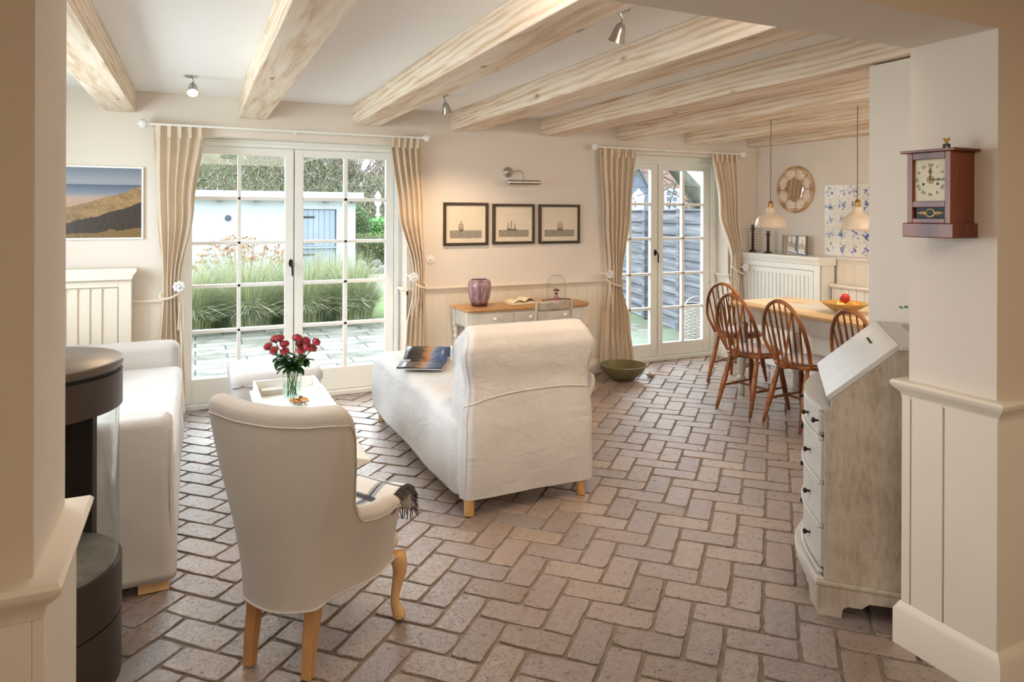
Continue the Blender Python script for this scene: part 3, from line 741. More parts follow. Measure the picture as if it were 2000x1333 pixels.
# delft style tile panel
def tiles():
    m, nt, p = new_mat('blue_white_tiles')
    tc = nt.nodes.new('ShaderNodeTexCoord'); sp = nt.nodes.new('ShaderNodeSeparateXYZ'); nt.links.new(tc.outputs['Object'], sp.inputs[0])
    def M_(op, a, b=None):
        n = nt.nodes.new('ShaderNodeMath'); n.operation = op
        for i, s_ in enumerate((a, b)):
            if s_ is None: continue
            if hasattr(s_, 'links'): nt.links.new(s_, n.inputs[i])
            else: n.inputs[i].default_value = s_
        return n.outputs[0]
    q = .132
    fy = M_('SUBTRACT', M_('FRACT', M_('DIVIDE', M_('ADD', sp.outputs['Y'], 10*q), q)), .5); fz = M_('SUBTRACT', M_('FRACT', M_('DIVIDE', M_('ADD', sp.outputs['Z'], 10*q), q)), .5)
    rad = M_('SQRT', M_('ADD', M_('POWER', M_('ABSOLUTE', fy), 2), M_('POWER', M_('ABSOLUTE', fz), 2)))
    n = tex(nt, 'ShaderNodeTexNoise', 34, Detail=4, Roughness=.65, Distortion=.7)
    n2 = tex(nt, 'ShaderNodeTexWhiteNoise', 1)
    v = M_('SUBTRACT', n.outputs['Fac'], M_('MULTIPLY', rad, .42))
    msk = ramp(nt, v, [(.40, (0, 0, 0, 1)), (.47, (1, 1, 1, 1))])
    base = ramp(nt, tex(nt, 'ShaderNodeTexNoise', 6, Detail=2).outputs['Fac'], [(.3, (222, 214, 200)), (.7, (236, 230, 220))])
    blue = ramp(nt, n.outputs['Fac'], [(.45, (140, 152, 190)), (.6, (62, 78, 134))])
    c = mixc(nt, msk, base, blue)
    ed = M_('MAXIMUM', M_('ABSOLUTE', fy), M_('ABSOLUTE', fz))
    c = mixc(nt, ramp(nt, ed, [(.482, (0, 0, 0, 1)), (.49, (1, 1, 1, 1))]), c, lin((204, 192, 172)))
    nt.links.new(c, p.inputs['Base Color']); p.inputs['Roughness'].default_value = .2
    o = MB().box(-.008, -.001, -7*.132, 0, 0, 5*.132).build('tile_panel', m, loc=(XR, 4.745, 1.112), smooth=0)
    tag(o, 'panel of white wall tiles with small blue painted motifs behind the dining table', 'tiles')
tiles()

# ------------------------------------------------------------------ ceiling spots, pendants
bulb_m = plain('lit_bulb', (255, 220, 170), .5, emit=((255, 214, 160), 30))
dimbulb_m = plain('dim_bulb', (255, 226, 180), .5, emit=((255, 226, 180), 2.0))
def spot(loc, aim, label, power, lit, sc=1.0):
    t = thing('ceiling_spotlight', label, 'ceiling spotlight', loc, group='small nickel ceiling spotlights')
    MB().lathe([(0, -.014), (.026, -.012), (.042, -.004), (.042, 0), (0, 0)], n=20).build('ceiling_plate', metal_m, t)
    d = (Vector(aim)-Vector(loc)).normalized(); p0 = Vector((0, 0, -.014)); p1 = Vector((.012, 0, -.035)); p2 = p1+d*.03
    MB().tube([p0, p1, p2], .006, 8).build('arm', metal_m, t)
    q = d.to_track_quat('Z', 'Y').to_matrix().to_4x4()
    T = Matrix.Translation(p2) @ q
    sh = MB()
    pr = [(.010, -.012), (.020, 0), (.026, .02), (.030, .045), (.038, .068), (.0365, .068), (.027, .045), (.022, .022), (.006, .004)]
    n = 16; vs = []
    for r, z in pr:
        for k in range(n): vs.append(T @ Vector((r*math.cos(2*PI*k/n), r*math.sin(2*PI*k/n), z)))
    sh.add(vs, [(i*n+k, i*n+(k+1) % n, (i+1)*n+(k+1) % n, (i+1)*n+k) for i in range(len(pr)-1) for k in range(n)]+[tuple(range(n))])
    sh.build('bell_shade', metal_m, t, norm=False)
    b = MB().ball(T @ Vector((0, 0, .045)), .016, 12, 8); b.build('bulb', bulb_m if lit else dimbulb_m, t)
    lp = T @ Vector((0, 0, .085))
    lamp('spot_beam', 'SPOT', lp, power, WARM, aim=lp+d, parent=t, radius=.03, spot=1.7, blend=.8)
spot((-.03, 4.87, CZ), (-.05, 4.1, 1.2), 'lit ceiling spotlight above the sofa, between the two leftmost beams', 22, True)
spot((1.624, 4.83, CZ), (2.1, 5.35, .7), 'small ceiling spotlight aimed at the desk, between third and fourth beams', 45, False)
spot((1.612, 2.478, CZ), (1.52, 3.15, .95), 'nearest ceiling spotlight, above the slipcovered chaise', 60, False)

def pendant(y, label):
    t = thing('pendant_lamp', label, 'pendant lamp', (4.37, y, 1.385), group='white pendant lamps over the dining table')
    MB().shell([(.122, 0), (.124, .004), (.122, .02), (.112, .068), (.090, .095), (.045, .118), (.032, .135), (.028, .165), (.024, .168)], n=32).build('lamp_shade', plain('cream_enamel_shade', (226, 206, 182), .35), t, solid=.003, norm=False)
    MB().lathe([(0, .155), (.018, .155), (.020, .17), (.018, .20), (.022, .204), (.016, .215), (.006, .225), (0, .226)], n=16).build('brass_holder', brass_m, t)
    h = MB(); h.tube([(-.026, 0, .165), (-.028, 0, .185), (-.024, 0, .212), (0, 0, .216), (.024, 0, .212), (.028, 0, .185), (.026, 0, .165)], .0025, 6); h.build('bracket', brass_m, t)
    h = CZ-1.385
    MB().tube([(0, 0, .22), (.003, .002, .45), (-.002, 0, .7), (0, 0, h)], .0035, 8).build('cord', plain('grey_textile_cord', (120, 108, 96), .8), t)
    MB().ball((0, 0, .075), .03, 12, 8).build('bulb', plain('pendant_bulb', (255, 235, 200), .5, emit=((255, 222, 178), 6)), t)
    lamp('pendant_glow', 'POINT', (0, 0, .03), 5, (1, .82, .6), parent=t, radius=.03)
pendant(4.41, 'cream pendant lamp left of the tiles, hanging over the far end of the dining table')
pendant(3.56, 'cream pendant lamp in front of the tiles, hanging over the fruit bowl')

# ------------------------------------------------------------------ wall clock on the right jamb
def clock():
    t = thing('wall_clock', 'small red brown wooden mantel clock hanging on the right jamb', 'clock', (JX-.02, 1.47, 1.425), 0)
    # local: dial faces -X ; y along jamb (near end is -y)
    cream = plain('aged_dial_paper', (226, 216, 186), .5, var=.05, scale=20)
    hy = .0735
    MB().box(-.085, .02, -hy, hy, .045, .275).build('case', clockwood_m, t, smooth=0, bevel=.002)
    MB().box(-.112, .02, -hy-.020, hy+.018, .275, .284).build('top_board', clockwood_m, t, smooth=0, bevel=.002)
    MB().box(-.104, .02, -hy-.012, hy+.014, 0, .047).build('base', clockwood_m, t, smooth=0, bevel=.003)
    f = MB(); x0, x1 = -.100, -.085
    f.box(x0, x1, -hy, -hy+.019, .047, .275); f.box(x0, x1, hy-.019, hy, .047, .275); f.box(x0, x1, -hy+.019, hy-.019, .253, .275)
    f.box(x0, x1, -hy+.019, hy-.019, .047, .062); f.box(x0, x1, -hy+.019, hy-.019, .098, .118)
    f.build('door_frame', clockwood_m, t, smooth=0, bevel=.0015)
    dz = .187
    dl = MB().box(-.089, -.0852, -hy+.019, hy-.019, .118, .253).build('dial', cream, t, smooth=0)
    ink = plain('dial_black', (40, 36, 30), .6)
    nums = ['XII', 'I', 'II', 'III', 'IIII', 'V', 'VI', 'VII', 'VIII', 'IX', 'X', 'XI']
    base = Matrix.Rotation(-PI/2, 4, 'Z') @ Matrix.Rotation(PI/2, 4, 'X')
    for i, s_ in enumerate(nums):
        a = 2*PI*i/12
        Rm = base @ Matrix.Rotation(-a, 4, 'Z')
        text_mb(s_, .0155, ink, dl, (-.0892, -.045*math.sin(a), dz+.047*math.cos(a)), Rm.to_euler(), 'numeral')
    dr = MB(); 
    dr.lathe([(0, 0), (.013, 0), (.012, .002), (0, .002)], n=24, T=Matrix.Translation((-.0892, 0, dz)) @ Matrix.Rotation(-PI/2, 4, 'Y'))
    dr.build('center_disc', plain('dull_gilt_disc', (176, 152, 106), .6), dl)
    h = MB(); h.box(-.0925, -.0915, -.0012, .0012, dz, dz+.040); h.tube([(-.092, .005*math.cos(a), dz+.026+.005*math.sin(a)) for a in [2*PI*k/12 for k in range(12)]], .0008, 5, closed=True); h.build('hour_hand', ink, dl)
    h = MB(); h.box(-.0935, -.0927, -.047, 0, dz-.001, dz+.001); h.tube([(-.093, -.028+.004*math.cos(a), dz+.004*math.sin(a)) for a in [2*PI*k/12 for k in range(12)]], .0008, 5, closed=True); h.build('minute_hand', ink, dl)
    for y in (.024, -.024): MB().lathe([(0, 0), (.0045, 0), (.004, .001), (0, .001)], n=12, T=Matrix.Translation((-.0892, y, dz-.014)) @ Matrix.Rotation(-PI/2, 4, 'Y')).build('winding_hole', black_m, dl)
    MB().box(-.089, -.0852, -hy+.019, hy-.019, .062, .098).build('lower_panel', plain('black_glass_panel', (34, 34, 36), .4, spec=.2), t, smooth=0)
    gm = plain('gilt_ornament', (214, 176, 104), .4, .5)
    g = MB(); zc = .080
    g.tube([(-.0895, .014*math.cos(a), zc+.0125*math.sin(a)) for a in [2*PI*k/20 for k in range(20)]], .0016, 6, closed=True)
    for s_ in (-1, 1):
        for k in range(6):
            u = k/5; g.ball((-.0895, s_*(.019+u*.026), zc+.004*math.sin(k*2.4)*(1-u)), .0036*(1-.55*u), 8, 6, (.4, 1.3, 1))
            if k < 4: g.ball((-.0895, s_*(.020+u*.026), zc-.005*math.cos(k*2.1)*(1-u)), .0028*(1-.5*u), 8, 6, (.4, 1.2, 1))
    g.build('gilt_scroll', gm, t)
    # little ornament
    o = thing('clock_ornament', 'tiny black and gold ornament standing on top of the wall clock', 'ornament', (JX-.075, 1.440, 1.425+.284))
    a = MB(); a.box(-.004, .004, -.011, -.005, 0, .012); a.box(-.004, .004, .005, .011, 0, .012); a.box(-.004, .004, -.011, .011, .010, .018); a.build('black_arch', black_m, o, smooth=0, bevel=.002)
    g = MB(); g.ball((0, 0, .024), .006, 10, 8); g.ball((0, -.007, .033), .005, 8, 6); g.ball((0, .007, .033), .005, 8, 6); g.tube([(0, 0, .018), (0, 0, .034)], .004, 8); g.build('gold_figure', gm, o)
clock()

# ------------------------------------------------------------------ generic upholstery helpers
def wrinkle(x, y, z, s=1.0):
    return s*(.5*math.sin(9*x+5*z+2*math.sin(4*y+3*z))+.3*math.sin(17*z-6*y+3*math.sin(5*x))+.2*math.sin(31*x+13*y+7*z))
def rbox_fn(x0, x1, y0, y1, z0, z1, r, wr=0, flare=0, hem=None):
    """closed rounded box as a (u around, v up) grid: sides from z0 up to the top, then in over the top"""
    cx_, cy_ = (x0+x1)/2, (y0+y1)/2; hx, hy = (x1-x0)/2, (y1-y0)/2
    def peri(t, hx, hy, r):
        r = min(r, hx*.98, hy*.98)
        segs = [2*(hy-r), PI/2*r, 2*(hx-r), PI/2*r]*2; L = sum(segs); s = (t % 1)*L
        # start at +x side, going +y
        cs = [(hx-r, hy-r, 0), (-(hx-r), hy-r, PI/2), (-(hx-r), -(hy-r), PI), (hx-r, -(hy-r), 3*PI/2)]
        for i in range(4):
            a = segs[2*i]
            if s <= a:
                d = s/a if a else 0
                P = [((hx, -(hy-r)), (hx, hy-r)), ((hx-r, hy), (-(hx-r), hy)), ((-hx, hy-r), (-hx, -(hy-r))), ((-(hx-r), -hy), (hx-r, -hy))][i]
                return lerp(P[0][0], P[1][0], d), lerp(P[0][1], P[1][1], d)
            s -= a
            if s <= segs[2*i+1]:
                q = cs[i][2]+s/r; return cs[i][0]+r*math.cos(q), cs[i][1]+r*math.sin(q)
            s -= segs[2*i+1]
        return hx, -(hy-r)
    def fn(u, v):
        if v < .62:
            t = v/.62; z = lerp(z0, z1-r, t); ins = 0
        elif v < .82:
            q = (v-.62)/.2*PI/2; z = z1-r+r*math.sin(q); ins = r*(1-math.cos(q)); t = 1
        else:
            q = (v-.82)/.18; z = z1; ins = r+q*(min(hx, hy)-r)*.995; t = 1
        fl = flare*(1-t)
        x, y = peri(u, max(hx-ins+fl, .002), max(hy-ins+fl, .002), max(r*1.2-ins*.5, .004))
        X, Y = cx_+x, cy_+y
        if wr and v < .95:
            w_ = wrinkle(X, Y, z, wr); n = Vector((x/hx, y/hy, 0)); n = n.normalized() if n.length > 0 else n
            X += n.x*w_*(1 if v < .8 else .2); Y += n.y*w_*(1 if v < .8 else .2); z += w_*.5*(1 if v > .6 else 0)
        if hem and v == 0: z += hem*math.sin(u*2*PI*9)
        return (X, Y, z)
    return fn
def rbox(mb, *a, nu=120, nv=36, **k):
    f = rbox_fn(*a, **k); mb.grid(lambda u, v: f(u, v), nu, nv, cu=True)
    b = len(mb.v)-nu*nv
    mb.f.append(tuple(b+i*nv for i in range(nu))); mb.mi.append(mb.m); mb.f.append(tuple(b+i*nv+nv-1 for i in range(nu))); mb.mi.append(mb.m)
    return mb

# ------------------------------------------------------------------ chaise longue
def chaise():
    t = thing('chaise_longue', 'white slipcovered chaise longue with its high rolled back towards the camera', 'chaise longue', (1.56, 3.2, 0))
    # skirted seat
    def skirt(u, v):
        f = rbox_fn(-.385, .385, .06, 1.93, .09, .475, .07, wr=.006, flare=.012)
        x, y, z = f(u, v)
        if v < .6:
            z = lerp(z, .475, 0)
            x += .006*math.sin(y*7+z*14)*(1 if abs(x) > .3 else 0)*sst((.4-z)/.3)
        if v > .6: z += .018*math.sin(PI*max(0, min(1, (y-.1)/1.8)))+.006*math.sin(11*x+7*y)
        return x, y, z
    mb = MB(); nu, nv = 200, 44; mb.grid(skirt, nu, nv, cu=True)
    mb.f.append(tuple(i*nv for i in range(nu))); mb.mi.append(0); mb.f.append(tuple(i*nv+nv-1 for i in range(nu))); mb.mi.append(0)
    mb.build('seat_slipcover', slip_m, t, smooth=180)
    # back: profile (y,z) lofted across x
    prof = [(0, .085), (-.012, .25), (-.010, .42), (.0, .55), (.005, .66), (-.012, .76), (-.020, .83), (.0, .895), (.055, .930), (.12, .925), (.175, .88), (.20, .80), (.21, .70), (.235, .58), (.26, .46), (.27, .38)]
    def width(z): return interp([(.08, .385), (.45, .378), (.62, .356), (.80, .388), (.95, .350)], z)
    P = []
    for i in range(len(prof)-1):
        for k in range(3): P.append(tuple(lerp(prof[i][q], prof[i+1][q], k/3) for q in (0, 1)))
    P.append(prof[-1])
    cen = (.12, .5)
    def back(u, v):
        # u across, v along the profile
        kf = v*(len(P)-1); k0 = min(len(P)-2, int(kf)); y, z = (lerp(P[k0][q], P[k0+1][q], kf-k0) for q in (0, 1)); s_ = u*2-1; s_ = math.copysign(1-(1-abs(s_))**1.6, s_)
        w_ = width(z); e = max(0, (abs(s_)-.84)/.16)
        sh = 1-.40*e**2.2
        cy_ = lerp(.12, .12, 0); czz = max(.09, min(z, .78))
        y2 = lerp(cy_, y, sh); z2 = lerp(czz, z, lerp(1, sh, .9))
        x = s_*w_*(1-.02*e)
        wr_ = wrinkle(x*1.2, y, z, .0035)*(1.6 if z < .5 else .5)
        return (x, y2+wr_, z2+.010*s_*0)
    mb = MB(); nu, nv = 70, len(P); mb.grid(back, nu, nv)
    mb.f.append(tuple(range(nv))); mb.mi.append(0); mb.f.append(tuple((nu-1)*nv+i for i in range(nv))); mb.mi.append(0)
    mb.build('back_slipcover', slip_m, t, smooth=60)
    # piping on the two back seams
    for s_ in (0.075, 0.925):
        pts = [Vector(back(s_, v/60))+Vector((0, -.002, 0)) for v in range(0, 58)]
        MB().tube(pts, .0035, 6).build('piping', slip_m, t)
    pts = [Vector(back(u/30, .19+.03*math.sin(u/30*PI)+.02*u/30))+Vector((0, -.002, 0)) for u in range(0, 31)]
    MB().tube(pts, .0028, 6).build('waist_seam', slip_m, t)
    # low scrolled arm on the right side
    mb = MB(); ar = []
    pa = [(.352, .10), (.352, .56), (.362, .600), (.392, .622), (.425, .610), (.438, .575), (.430, .535), (.405, .505), (.396, .44), (.394, .10)]
    n = len(pa)
    def arm(u, v):
        y = lerp(.10, .95, u); k = v*n; i = int(k) % n; x, z = pa[i]
        e = max(0, (u-.85)/.15); z2 = lerp(z, .32, .35*e*e) if z > .3 else z
        return (x, y, z2+.004*math.sin(9*y))
    mb.grid(arm, 30, n, cv=True); mb.f.append(tuple(range(n))); mb.mi.append(0); mb.f.append(tuple(29*n+i for i in range(n))); mb.mi.append(0)
    mb.build('scroll_arm', slip_m, t, smooth=60, bevel=.006, subsurf=1)
    lm = wood('pale_leg_wood', (196, 150, 96), (218, 176, 122), (228, 192, 142), 'z', 20, .45, .2, .05, knots=False)
    for x, y, tl in ((-.332, .03, .0), (.285, .03, .02), (-.345, 1.76, 0), (.30, 1.76, .02)):
        MB().tube([(x+tl, y, 0), (x+tl, y, .004), (x, y, .13)], [.020, .024, .030], 16).build('leg', lm if y < 1 else oak_m, t)
    return t
chaise()

# magazine on the chaise
def magazine():
    t = thing('magazine', 'open glossy magazine with dark and orange photos lying on the chaise', 'magazine', (1.37, 4.42, .512), math.radians(-28))
    pm = plain('magazine_paper', (214, 212, 210), .5)
    m, nt, p = new_mat('magazine_photo')
    n = tex(nt, 'ShaderNodeTexNoise', 5, coord='Generated', mapping=(1, .8, 1), Detail=4, Distortion=1.2)
    sp = nt.nodes.new('ShaderNodeSeparateXYZ'); tcg = nt.nodes.new('ShaderNodeTexCoord'); nt.links.new(tcg.outputs['Generated'], sp.inputs[0])
    ad = nt.nodes.new('ShaderNodeMath'); ad.operation = 'MULTIPLY_ADD'; nt.links.new(n.outputs['Fac'], ad.inputs[0]); ad.inputs[1].default_value = .45; nt.links.new(sp.outputs['X'], ad.inputs[2])
    c = ramp(nt, ad.outputs[0], [(.30, (40, 36, 36)), (.62, (66, 58, 52)), (.78, (176, 122, 80)), (.88, (128, 136, 150)), (1.1, (66, 88, 126))])
    nt.links.new(c, p.inputs['Base Color']); p.inputs['Roughness'].default_value = .25
    # left page curls over
    def pg(u, v, up=1):
        a = u
        x = lerp(-.15, .14, v); 
        y = .11*math.sin(min(1, a*1.15)*PI*.5)*1.25-.02*a
        z = .005+.075*math.sin(a*PI)**.9
        return (x, y*1.35, z)
    MB().grid(lambda u, v: pg(u, v), 16, 8).build('curled_page', m, t, smooth=180, solid=.002)
    MB().grid(lambda u, v: (lerp(-.15, .14, v), -.19*u, .006+.016*math.sin(u*PI)*(1-u)), 12, 6).build('flat_page', m, t, smooth=180, solid=.006)
    MB().box(-.155, .145, -.195, .20, -.004, 0).build('cover', pm, t, smooth=0)
    MB().grid(lambda u, v: (lerp(-.149, -.10, v*v), pg(u, 0)[1]*.93, pg(u, 0)[2]*.88), 14, 3).build('page_block', pm, t, smooth=180, solid=.004)
magazine()

# ------------------------------------------------------------------ sofa
def sofa():
    t = thing('sofa', 'long ivory slipcovered sofa along the left wall behind the wood stove', 'sofa', (0, 0, 0))
    x0, x1, y0, y1 = -1.02, -.085, 3.09, 5.20
    mb = rbox(MB(), x0, x1, y0+.10, y1-.05, .06, .40, .03, wr=.006, flare=.015, nu=200); mb.build('skirt', sofa_m, t, smooth=180)
    mb = rbox(MB(), x0+.18, x1+.012, y0+.165, y1-.165, .395, .505, .045, wr=.006, nu=160); mb.build('seat_cushion', slip_m, t, smooth=180)
    # near arm: end panel facing the camera, closing flap towards the front
    mb = rbox(MB(), x0, x1+.005, y0, y0+.155, .045, .685, .035, wr=.006, flare=.014, nu=150); mb.build('armrest', sofa_m, t, smooth=180)
    mb = rbox(MB(), x0, x1-.01, y1-.16, y1, .05, .655, .05, wr=.005, flare=0, nu=150); mb.build('armrest', sofa_m, t, smooth=180)
    mb = rbox(MB(), x0, x0+.24, y0+.12, y1-.12, .06, .83, .06, wr=.006, nu=150); mb.build('backrest', sofa_m, t, smooth=180)
    sm = MB(); sm.tube([(x0+.02, y0-.004, .36), (x1-.03, y0-.006, .365)], .0022, 6); sm.build('arm_seam', sofa_m, t)
    MB().tube([(x1+.004, y0+.004, .055), (x1-.002, y0-.004, .35), (x1-.002, y0-.002, .64)], .0035, 6).build('corner_piping', sofa_m, t)
    for (x, y) in ((x1-.06, y0+.05), (x0+.06, y0+.05), (x1-.06, y1-.06), (x0+.06, y1-.06)):
        MB().prism([(x-.055, y-.045), (x+.055, y-.045), (x+.055, y+.045), (x-.055, y+.045)], 'z', 0, .075).build('leg', oak_m, t, smooth=0, bevel=.003)
sofa()
def pillow():
    m = fabric('white_pillow_cotton', (236, 234, 230), wrinkle=.5)
    def fn(u, v):
        a, b = u*2-1, v*2-1
        return a, b
    mb = MB(); n = 20
    for sgn in (1, -1):
        def f(u, v, sgn=sgn):
            a, b = u*2-1, v*2-1; k = ((1-a**4)*(1-b**4)); th = .085*max(0, k)**.55
            pin = 1-.06*(a*a*b*b)
            return (sgn*th, a*.25*(1-.05*b*b), b*.25*(1-.05*a*a)+.25)
        mb.grid(f, n, n)
    o = mb.build('pillow', m, weld=True, smooth=180, loc=(-.705, 4.62, .50), rot=(0, math.radians(-18), math.radians(8)))
    tag(o, 'white square pillow leaning against the sofa back at the far left', 'pillow')
pillow()

# ------------------------------------------------------------------ wing armchair
def armchair():
    t = thing('wing_armchair', 'beige upholstered wing armchair with oak legs seen from behind in the foreground', 'armchair', (.255, 2.40, 0), math.radians(-43))
    # local: +y forward, +x right
    def plan(s, z):
        """s in [-1,1] round the shell, 0 = middle of the back, returns outer x,y"""
        h = (z-.25)/.7
        wb = lerp(.150, .272, sst(h*1.05)); yb = lerp(-.045, -.085, max(0, min(1, h))); yf = .345
        wf = lerp(.245, .285, sst(h*2.2))
        a = abs(s); sg = 1 if s >= 0 else -1
        if a < .42:   # back
            q = a/.42; x = wb*(q if q < .8 else .8+.2*math.sin((q-.8)/.2*PI/2)*.9)
            y = yb+.035*q*q+(.02*((q-.8)/.2)**2 if q > .8 else 0)
        else:
            q = (a-.42)/.58; x = lerp(wb*.985, wf, sst(q*1.5)); y = lerp(yb+.055, yf, q)
            if q > .88: x -= .05*((q-.88)/.12)**2
        return sg*x, y
    def height(s):
        a = abs(s)
        tab = [(0, .868), (.20, .872), (.36, .885), (.43, .880), (.475, .855), (.51, .80), (.535, .72), (.552, .62), (.575, .535), (.62, .485), (.70, .478), (.86, .480), (.95, .465), (1.0, .40)]
        for (p, q), (r, w_) in zip(tab, tab[1:]):
            if a <= r: return lerp(q, w_, (a-p)/(r-p))
        return .43
    def low(s): return .235-.03*math.cos(s*PI*1.0)*.6 + (.0 if abs(s) < .7 else .02*(abs(s)-.7))
    TH = .075
    def P(s, v, off):
        z0, z1 = low(s), height(s); z = lerp(z0, z1, v)
        x, y = plan(s, z); e = .004
        xa, ya = plan(max(-1, s-e), z); xb, yb = plan(min(1, s+e), z)
        tx, ty = xb-xa, yb-ya; L = math.hypot(tx, ty) or 1
        nx, ny = ty/L, -tx/L     # outward
        return Vector((x-nx*off, y-ny*off, z))
    ns, nv = 121, 26
    mb = MB(); rows = []
    # wrap: outer from bottom to top, rounded rim, inner top to bottom
    def W(u, v):
        s = u*2-1
        if v < .45: return P(s, min(.999, v/.45)*.965, 0)
        if v < .60:
            q = (v-.45)/.15*PI; off = TH/2*(1-math.cos(q)); p = P(s, .965, off); p.z += .030*math.sin(q); return p
        return P(s, max(0, .965*(1-(v-.60)/.40)), TH)
    mb.grid(W, ns, 50, cv=True)
    mb.f.append(tuple(range(50))); mb.mi.append(0); mb.f.append(tuple((ns-1)*50+i for i in range(50))); mb.mi.append(0)
    mb.build('shell', linen_m, t, smooth=60)
    # piping: rim seam and bottom welt
    MB().tube([P(i/60*2-1, .925, -.002) for i in range(1, 60)], .0024, 6).build('rim_piping', linen_m, t)
    MB().tube([P(i/60*2-1, .0, -.003) for i in range(0, 61)], .0034, 6).build('base_welt', linen_m, t)
    # seat cushion
    def seat(z0, z1, g, name, y1):
        def f(u, v):
            a = 2*PI*u; c, s_ = math.cos(a), math.sin(a); ex = .55
            x = (abs(c)**ex)*(1 if c > 0 else -1)*(.150+g+.100*sst((s_+.6)/1.3)); y = (abs(s_)**ex)*(1 if s_ > 0 else -1)*.225+.225+(y1 if s_ > 0 else 0)
            k = math.sin(PI*v)**.35 if 0 < v < 1 else 0
            k2 = 1 if .0 < v < 1 else 0
            r = lerp(.0, 1, min(1, k))
            return (x*r, (y-.215)*r+.215, lerp(z0, z1, sst(v))+.012*math.cos(min(1, 1-r)*PI/2)*0)
        mb = MB().grid(f, 72, 24, cu=True); mb.build(name, linen_m, t, smooth=180)
    seat(.225, .345, .0, 'seat_base', .0); seat(.335, .425, -.005, 'seat_cushion', .015)
    # legs: two straight sabre legs behind, two cabriole legs in front
    for sx in (-1, 1):
        MB().tube([(sx*.112, -.01, 0), (sx*.112, .0, .10), (sx*.112, .03, .26)], [.0235, .026, .033], 4).build('rear_leg', oak_m, t, smooth=0, bevel=.004)
        pts = [(sx*.235, .375, .0), (sx*.235, .378, .018), (sx*.226, .365, .045), (sx*.222, .358, .09), (sx*.232, .372, .15), (sx*.240, .380, .20), (sx*.225, .36, .26)]
        MB().tube(pts, [.022, .026, .018, .0155, .021, .030, .036], 14).build('front_leg', oak_m, t, subsurf=1)
armchair()
def throw():
    m, nt, p = new_mat('plaid_wool')
    tc = nt.nodes.new('ShaderNodeTexCoord'); sp = nt.nodes.new('ShaderNodeSeparateXYZ'); nt.links.new(tc.outputs['UV'], sp.inputs[0])
    def band(src, f, ph, lo, hi):
        a = nt.nodes.new('ShaderNodeMath'); a.operation = 'MULTIPLY_ADD'; nt.links.new(src, a.inputs[0]); a.inputs[1].default_value = f; a.inputs[2].default_value = ph
        b = nt.nodes.new('ShaderNodeMath'); b.operation = 'FRACT'; nt.links.new(a.outputs[0], b.inputs[0])
        r = nt.nodes.new('ShaderNodeValToRGB'); r.color_ramp.interpolation = 'CONSTANT'; e = r.color_ramp.elements
        e[0].position = 0; e[0].color = (0, 0, 0, 1); e[1].position = lo; e[1].color = (1, 1, 1, 1); n_ = e.new(hi); n_.color = (0, 0, 0, 1)
        nt.links.new(b.outputs[0], r.inputs['Fac']); return r.outputs['Color']
    c = lin((214, 212, 208))
    c1 = mixc(nt, band(sp.outputs['X'], 4, .1, .35, .62), c, lin((150, 156, 162)))
    c2 = mixc(nt, band(sp.outputs['Y'], 4, .2, .40, .60), c1, lin((120, 126, 134)), 'MULTIPLY')
    c3 = mixc(nt, band(sp.outputs['X'], 4, .1, .44, .50), c2, lin((44, 50, 62))); c4 = mixc(nt, band(sp.outputs['Y'], 4, .2, .46, .54), c3, lin((44, 50, 62)))
    nt.links.new(c4, p.inputs['Base Color']); p.inputs['Roughness'].default_value = .95; p.inputs['Sheen Weight'].default_value = .3
    ca, sa = math.cos(math.radians(-43)), math.sin(math.radians(-43))
    def wd(x, y, z): return Vector((.255+x*ca-y*sa, 2.40+x*sa+y*ca, z))
    t = thing('throw_blanket', 'grey white plaid throw with dark fringe lying over the armchair seat', 'blanket', (.255, 2.40, 0), math.radians(-43))
    # local path over the seat and front edge: v along y
    def f(u, v):
        s_ = v*.52; wdt = lerp(.12, .235, sst((s_-.02)/.16)); x = lerp(-wdt, wdt, u)
        if s_ < .34: y, z = .08+s_, .445
        else:
            q = (s_-.34)/.18; y, z = .42+.075*math.sin(min(1, q*1.4)*PI/2), .445-.11*q*q
        z += .016*math.sin(13*x+4*s_)*math.sin(7*s_+2*x)+.012+.045*math.exp(-((s_-.26)/.12)**2)
        return (x+.015*math.sin(9*s_), y, z)
    mb = MB().grid(f, 40, 40); o = mb.build('cloth', m, t, smooth=180, norm=False)
    uv = o.data.uv_layers.new(name='UVMap')
    for lp in o.data.loops:
        k = lp.vertex_index; uv.data[lp.index].uv = (k//40/39, k % 40/39)
    o.modifiers.new('s', 'SOLIDIFY').thickness = .005
    fr = MB(); rnd = random.Random(4)
    for i in range(70):
        u = i/69; p = Vector(f(u, 1)); fr.tube([p, p+Vector((rnd.uniform(-.004, .004), .006, -.02)), p+Vector((rnd.uniform(-.008, .008), .004, -.05))], [.0022, .002, .0012], 4)
    for i in range(60):
        v = .25+.75*i/59; p = Vector(f(1, v)); fr.tube([p, p+Vector((.014, rnd.uniform(-.004, .004), -.006)), p+Vector((.028, rnd.uniform(-.006, .006), -.03))], [.0022, .002, .0012], 4)
    tag(fr.build('fringe', plain('dark_fringe', (70, 66, 68), .95, var=.2), t), 'dark twisted fringe', None, kind='stuff')
throw()

